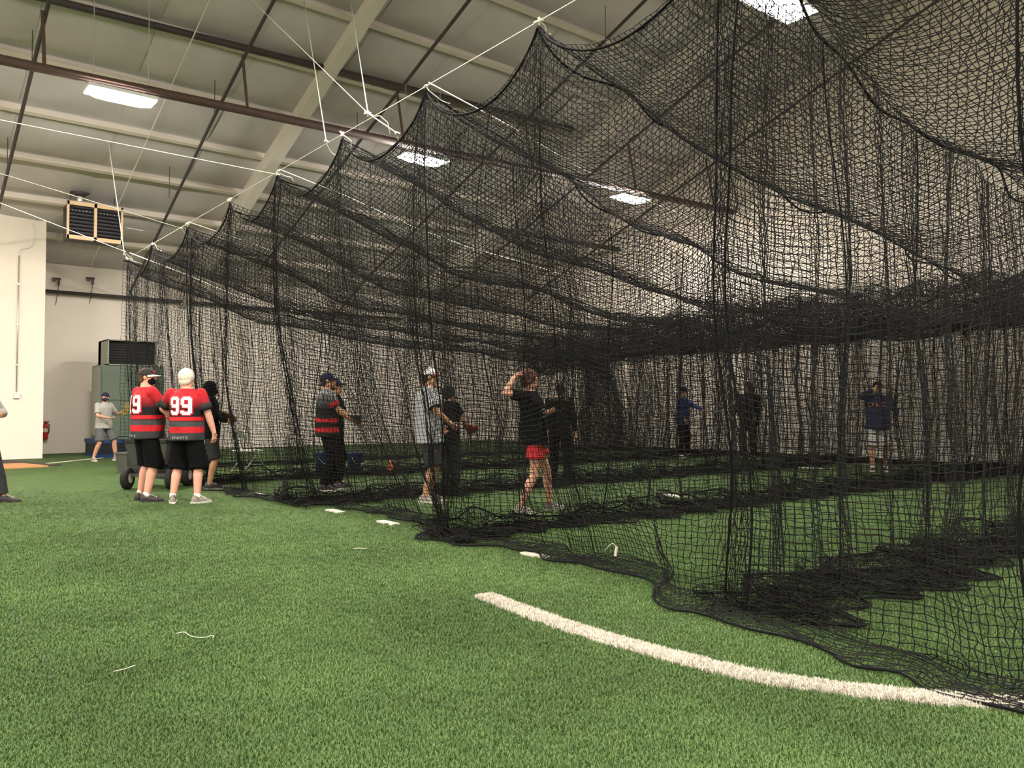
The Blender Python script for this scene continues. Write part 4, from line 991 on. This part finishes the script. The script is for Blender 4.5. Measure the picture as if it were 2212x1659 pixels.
        for i in range(5): y = 0.045+i*0.018; z = 0.099-i*0.009; lc.tube([pf(-0.024, y, z-0.006), pf(0, y+0.004, z+0.004), pf(0.024, y, z-0.006)], 0.004, 5)
        add('laces', lc.mesh('laces', True), M[P.get('lace', 'sock')], sh_)
        if P.get('sock'): add('sock', G().tube([pf(0, -0.005, 0.08), Vector(an)+Vector((0,0,0.0)), an + Vector((0,0,0.045))], [0.045, 0.043, 0.040], 14).mesh('sock', True), M[P['sock']], root)
    root.scale = (k, k, k)
    return dict(root=root, T=T, wrap=wrap, shirt=shirt, hd=hd, hands=hands, k=k, el=(elL, elR), wr=(wrL, wrR), sh=(shL, shR), tw=tw)

# block digits, cut from chamfered bars
def digit(ch, w=0.132, h=0.236, t=0.042, grow=0.0):
    """list of quads (x0,z0,x1,z1) of a block digit, origin at its centre"""
    x0, x1, z0, z1 = -w/2, w/2, -h/2, h/2; c = 0.020
    R = {'9': [(x0+c, z1-t, x1-c, z1), (x1-t, z0+c, x1, z1-c), (x0, z0+h*0.46+c, x0+t, z1-c), (x0+c, z0+h*0.40, x1-t+0.004, z0+h*0.40+t), (x0+c, z0, x1-c, z0+t), (x0, z0+c, x0+t, z0+h*0.24)],
         '1': [(-t/2+0.012, z0, t/2+0.012, z1), (-0.034, z1-t*1.6, 0.004, z1-t*0.5), (-0.034, z0, 0.058, z0+t)]}[ch]
    return [(a-grow, b-grow, c_+grow, d+grow) for a, b, c_, d in R]
def print_mesh(name, quads, org, T, back=True):
    """quads in shirt space; subdivided so they can follow the cloth"""
    V = []; F = []
    for (xa, za, xb, zb) in quads:
        nx = max(1, int((xb-xa)/0.015)); nz = max(1, int((zb-za)/0.015)); k = len(V)
        for j in range(nz+1):
            for i in range(nx+1):
                x = xa+(xb-xa)*i/nx; z = za+(zb-za)*j/nz; p = T((org[0]+x), 0, org[1]+z) if not back else T(org[0]+x, 0, org[1]+z); V.append(p)
        for j in range(nz):
            for i in range(nx):
                a = k+j*(nx+1)+i; F.append((a, a+1, a+nx+2, a+nx+1))
    return G().raw(V, F).mesh(name, True)
def number(pr, txt, z=1.268, gap=0.156, cx=0.0):
    n = len(txt)
    for mname, grow, off in (('num_red', 0.010, 0.004), ('num_white', 0.0, 0.008)):
        quads = []
        for i, chh in enumerate(txt):
            ox = (i-(n-1)/2)*gap
            quads += [(a+ox, b, c+ox, d) for a, b, c, d in digit(chh, grow=grow)]
        me = print_mesh('number', quads, (cx, z), pr['T']); pr['wrap'](me, True, off)
        add('number' if mname == 'num_white' else 'number_outline', me, M[mname], pr['shirt'])
def lettering(pr, txt, z, size, m, back=True, cx=0.0, name='lettering'):
    c = bpy.data.curves.new(name, 'FONT'); c.body = txt; c.size = size; c.align_x = 'CENTER'; c.space_character = 1.45
    o = bpy.data.objects.new(name, c); COL.objects.link(o)
    me = bpy.data.meshes.new_from_object(o.evaluated_get(bpy.context.evaluated_depsgraph_get())); bpy.data.objects.remove(o)
    for v in me.vertices:
        x = v.co.x if back else -v.co.x; v.co = pr['T'](cx + x, 0, z + v.co.y)
    pr['wrap'](me, back, 0.006); add(name, me, M[m], pr['shirt'])

def heading(dx, dy): return math.degrees(math.atan2(-dx, dy))
RT, FW = Vector((ca, -sa)), Vector((sa, ca))                         # to the right of / away from where the photo was taken
def face(r, f): v = RT*r + FW*f; return heading(v.x, v.y)

def glove(loc, rot, m, label, s=1.0):
    g = G(); g.ellipsoid((0, 0, 0), (0.085, 0.040, 0.095))
    for i in range(4): g.capsule((-0.065+i*0.042, 0.0, 0.06), (-0.085+i*0.055, 0.025, 0.17-0.012*abs(i-1.3)), 0.026, 0.020, 8)
    g.capsule((0.07, 0.0, -0.02), (0.125, 0.035, 0.09), 0.028, 0.022, 8); g.ellipsoid((0.105, 0.03, 0.11), (0.03, 0.012, 0.045)); g.tube([(0,0,-0.12), (0,0,-0.05)], [0.05, 0.055], 12)
    o = add('baseball_glove', remesh(g, 0.010, 2, 0.6), M[m], None, loc, rot); o.scale = (s, s, s); tag(o, label, 'glove', 'baseball gloves'); return o
def at_hand(pr, i):
    wr, d, nrm, side, spec, s = pr['hands'][i]; p = wr + d*0.07
    r = pr['root']; Mx = Matrix.Translation(r.location) @ Euler(r.rotation_euler).to_matrix().to_4x4(); return Mx @ (p*pr['k'])

# man 19
p19 = person((2.95, 11.67), face(0.66, 0.75), 'man in a red and black jersey numbered 19 and a grey cap', dict(h=1.80, fat=0.75, look=42, face=True,
    skin='skin_pink', hair='brown_hair', cap=dict(m='dark_cloth', bm='white_cloth', badge='red_cloth'), mask='black_cloth',
    shirt=dict(m='jersey', hem=0.815, sleeve=0.80, loose=0.03, cuff='dark_cloth'), pants=dict(m='black_cloth', len=1.12, flare=0.125), legs=1.12, muscle=1.15,
    footL=(-0.13, 0.0, 0), footR=(0.12, -0.03, 0), toeL=20, toeR=-25, shoe='shoe_dark', sole='shoe_dark', sock='sock',
    armL=dict(wrist=(-0.06, 0.33, 1.10), pole=(-1, -0.4, -0.4), palm=(0, -1, 0)), armR=dict(wrist=(0.12, 0.34, 1.08), pole=(1, -0.4, -0.4), palm=(0, -1, 0))))
number(p19, '19'); lettering(p19, 'SPORTS', 0.842, 0.046, 'num_grey')
# man 99
p99 = person((3.30, 11.06), face(0.10, 1.0), 'white haired man in a red and black jersey numbered 99', dict(h=1.77, fat=0.62, look=8, face=True, skin='skin_pink', hair='white_hair', hair_vol=1.14,
    shirt=dict(m='jersey', hem=0.815, sleeve=0.76, loose=0.03, cuff='dark_cloth'), pants=dict(m='black_cloth', len=1.12, flare=0.13), legs=1.08, muscle=1.15,
    footL=(-0.16, -0.02, 0), footR=(0.16, 0.0, 0), toeL=28, toeR=-30, shoe='shoe_grey', sole='shoe_white', sock='sock',
    armL=dict(wrist=(-0.24, 0.24, 1.07), pole=(-1, -0.15, -0.1), palm=(1, 0, 0)), armR=dict(wrist=(0.36, 0.10, 0.84), pole=(1, -0.6, 0.1), palm=(-0.4, 0, 1), hand=(-0.1, 0.25, -1), curl=0.35)))
number(p99, '99'); lettering(p99, 'SPORTS', 0.842, 0.046, 'num_grey')
# boy by the green machine
pb = person((4.42, 21.2), face(0.75, -0.35), 'boy in a grey shirt and dark shorts catching by the green cabinet', dict(h=1.66, look=60, skin='skin', hair='dark_hair', cap=dict(m='navy_cloth', turn=180), mask='navy_cloth',
    shirt=dict(m='grey_cloth', hem=0.84, sleeve=0.80, loose=0.045), pants=dict(m='grey_short', len=0.92, flare=0.115), hips=(0.0, 0, -0.03), lean=(0.02, 0.04, 0),
    footL=(-0.24, 0.16, 0), footR=(0.20, -0.10, 0), toeL=30, toeR=-20, shoe='shoe_grey', sole='shoe_white', dec=0.4,
    armR=dict(wrist=(0.10, 0.30, 1.08), pole=(1, -0.4, -0.6), hand=(-1, 0.3, 0), palm=(0, 0, 1), curl=0.3), armL=dict(wrist=(-0.36, 0.28, 1.24), pole=(-0.6, -0.3, -1), palm=(0.6, 0.6, 0)), vox=0.012))
glove(at_hand(pb, 0), (0.3, 0.1, 0.6), 'leather_y', 'yellow brown glove held up by the boy at the green cabinet')
# person leaving the frame at the left
p4 = person((1.20, 12.72), face(0.9, 0.1), 'person in grey at the left edge, mostly out of the picture', dict(h=1.74, shirt=dict(m='grey_cloth', hem=0.82, sleeve=1.9, loose=0.03), pants=dict(m='dark_cloth', len=2.0), hair='dark_hair',
    footL=(-0.08, 0.24, 0), footR=(0.10, -0.22, 0), shoe='shoe_dark', sole='shoe_dark', armL=dict(wrist=(-0.05, 0.17, 1.20), pole=(-1, 0.3, -1)), armR=dict(wrist=(0.05, 0.19, 1.17), pole=(1, 0.3, -1)), dec=0.4, vox=0.012))
# person in black behind man 99
p5 = person((4.19, 12.84), face(0.9, 0.35), 'person in black with a dark cap behind the man numbered 99', dict(h=1.68, look=10, skin='skin_tan', hood='black_cloth', mask='black_cloth', shirt=dict(m='black_cloth', hem=0.82, sleeve=1.9, loose=0.03), pants=dict(m='dark_cloth', len=1.0),
    armL=dict(wrist=(-0.10, 0.26, 1.16), pole=(-1, -0.3, -0.8)), armR=dict(wrist=(0.08, 0.25, 1.10), pole=(1, -0.3, -0.8)), shoe='shoe_dark', sole='shoe_white', dec=0.4, vox=0.012))
glove(at_hand(p5, 0), (1.2, 0.2, -1.2), 'leather', 'brown glove of the person in black behind the man numbered 99')
# player in the grey shouldered jersey
p6 = person((5.48, 11.42), face(1.0, 0.22), 'player in navy cap, red and black jersey and long black trousers', dict(h=1.80, look=6, nod=-4, skin='skin_tan', hair='dark_hair', cap=dict(m='navy_cloth'), mask=None or 'skin_tan',
    shirt=dict(m='jersey_grey', hem=0.80, sleeve=0.80, loose=0.035, cuff='red_cloth'), pants=dict(m='black_cloth', len=2.0), footL=(-0.10, 0.04, 0), footR=(0.10, -0.04, 0), shoe='shoe_dark', sole='shoe_white',
    armL=dict(wrist=(-0.05, 0.36, 1.08), pole=(-1, -0.5, -0.8), palm=(1, 0, 0)), armR=dict(wrist=(0.06, 0.34, 1.06), pole=(1, -0.5, -0.8), palm=(-1, 0, 0)), fat=0.25))
glove(at_hand(p6, 0), (1.3, 0.0, -1.0), 'leather', 'brown glove held at the belt by the player in long trousers')
p7 = person((5.83, 11.86), face(1.0, 0.05), 'player in a navy cap and black shirt close behind the one in long trousers', dict(h=1.72, nod=-8, skin='skin_tan', hair='dark_hair', cap=dict(m='navy_cloth'), shirt=dict(m='black_cloth', hem=0.80, sleeve=0.8), pants=dict(m='black_cloth', len=2.0),
    footL=(-0.10, 0.05, 0), footR=(0.10, -0.02, 0), shoe='shoe_dark', sole='shoe_dark', dec=0.4, vox=0.012, armL=dict(wrist=(-0.10, 0.32, 1.08), pole=(-1, -0.5, -0.8)), armR=dict(wrist=(0.1, 0.34, 1.06), pole=(1, -0.5, -0.8))))
# white cap
p8 = person((5.88, 9.18), face(1.0, 0.12), 'player in a white cap, grey shirt and dark shorts in the net', dict(h=1.80, look=4, skin='skin_tan', hair='dark_hair', cap=dict(m='white_cloth', bm='maroon_cloth', badge='red_cloth'), shirt=dict(m='grey_cloth2', hem=0.76, sleeve=0.80, loose=0.05, cuff='grey_cloth2'), pants=dict(m='dark_cloth', len=1.0, flare=0.115),
    footL=(-0.10, 0.03, 0), footR=(0.10, -0.05, 0), shoe='shoe_grey', sole='shoe_white', armL=dict(wrist=(-0.24, 0.16, 0.98), pole=(-1, -0.8, 0)), armR=dict(wrist=(0.20, 0.28, 1.02), pole=(1, -0.8, -0.2)), fat=0.2))
p9 = person((6.95, 10.28), face(0.7, 0.7), 'smaller player in black and dark red beside the white cap', dict(h=1.58, look=20, skin='skin', hair='dark_hair', hair_vol=1.15, curly=True, shirt=dict(m='black_cloth', hem=0.80, sleeve=0.6), pants=dict(m='dark_cloth', len=2.0),
    armL=dict(wrist=(-0.26, 0.14, 0.95)), armR=dict(wrist=(0.16, 0.30, 1.05), pole=(1, -0.4, -0.8)), shoe='shoe_dark', sole='shoe_white', dec=0.4, vox=0.012))
glove(at_hand(p9, 1), (1.2, 0.3, -0.8), 'red_enamel', 'dark red glove of the smaller player beside the white cap')
# thrower in red shorts
p10 = person((6.36, 7.54), face(0.97, 0.10), 'player in black shirt and red shorts cocking his arm to throw', dict(h=1.73, look=10, nod=3, skin='skin', hair='auburn_hair', curly=True, hair_vol=1.05, shirt=dict(m='black_cloth', hem=0.84, sleeve=0.72, loose=0.042), pants=dict(m='red_cloth', len=0.55, flare=0.125),
    hips=(0.0, -0.01, -0.02), lean=(0.02, -0.05, 0), twist=-18, footL=(-0.14, 0.20, 0), footR=(0.13, -0.20, 0), toeL=10, toeR=-40, shoe='shoe_grey', sole='shoe_white',
    armR=dict(wrist=(0.20, -0.27, 1.66), pole=(0.35, -1, -0.5), hand=(-0.25, 0.75, 0.4), palm=(-0.3, 0.6, -1), curl=0.5), armL=dict(wrist=(-0.06, 0.27, 1.26), pole=(-1, -0.3, -0.8), curl=0.3), vox=0.010))
for k_ in range(3):
    rg_ = random.Random(k_); q_ = []; x_ = -0.07
    while x_ < 0.07: w_ = rg_.uniform(0.008, 0.02); q_.append((x_, -0.010, x_+w_, 0.010)); x_ += w_ + 0.006
    me_ = print_mesh('chest_print', q_, (0.03, 1.27-0.045*k_), p10['T']); p10['wrap'](me_, False, 0.006); add('chest_print', me_, M['num_grey'], p10['shirt'])
glove(at_hand(p10, 0), (1.2, 0.0, -1.1), 'leather_b', 'black glove in front of the player in red shorts')
p11 = person((9.05, 10.1), face(0.3, 0.9), 'person in dark clothes seen dimly right of the red shorts', dict(h=1.68, look=-30, skin='skin_tan', hair='dark_hair', shirt=dict(m='black_cloth', hem=0.80, sleeve=1.9), pants=dict(m='black_cloth', len=2.0), shoe='shoe_dark', sole='shoe_dark', dec=0.35, vox=0.013))
# catchers at the gable wall
p12 = person((16.3, 13.5), face(0.85, -0.35), 'player in a blue hoodie stretching an arm, far side of the cage', dict(h=1.80, look=10, skin='skin_tan', hair='dark_hair', cap=dict(m='black_cloth'), shirt=dict(m='blue_cloth', hem=0.84, sleeve=1.9, loose=0.04), pants=dict(m='black_cloth', len=2.0), footL=(-0.20, 0.08, 0), footR=(0.20, -0.05, 0), toeL=20, toeR=-20, shoe='shoe_white', sole='shoe_white',
    armL=dict(wrist=(-0.16, 0.50, 1.16), pole=(-1, 0, -1)), armR=dict(wrist=(0.28, 0.10, 0.95), pole=(1, -1, 0)), dec=0.35, vox=0.013))
p13 = person((16.5, 11.65), face(-0.6, -0.6), 'tall player all in black on the far side of the cage', dict(h=1.88, look=-10, skin='skin_tan', hood='black_cloth', shirt=dict(m='black_cloth', hem=0.78, sleeve=1.9, loose=0.05), pants=dict(m='black_cloth', len=2.0), shoe='shoe_dark', sole='shoe_dark', armL=dict(wrist=(-0.24, 0.14, 0.95)), armR=dict(wrist=(0.20, 0.30, 1.0), pole=(1, -0.5, -0.4)), dec=0.35, vox=0.013))
p14 = person((15.76, 8.1), face(-0.25, -1.0), 'player in a navy hoodie and pale shorts with a hand to his face', dict(h=1.79, look=-8, skin='skin_tan', hair='dark_hair', cap=dict(m='black_cloth'), shirt=dict(m='navy_cloth', hem=0.82, sleeve=1.9, loose=0.05), pants=dict(m='pale_short', len=1.0, flare=0.12), shoe='shoe_dark', sole='shoe_white', sock='sock',
    armR=dict(wrist=(0.12, 0.20, 1.58), pole=(1, 0.1, -0.6), hand=(-0.6, -0.1, 0.5), palm=(-0.5, -1, 0)), armL=dict(wrist=(-0.26, 0.22, 1.0), pole=(-1, -1, 0)), fat=0.35, dec=0.4, vox=0.012))
lettering(p14, 'OKC', 1.25, 0.13, 'orange_print', False, 0.04)
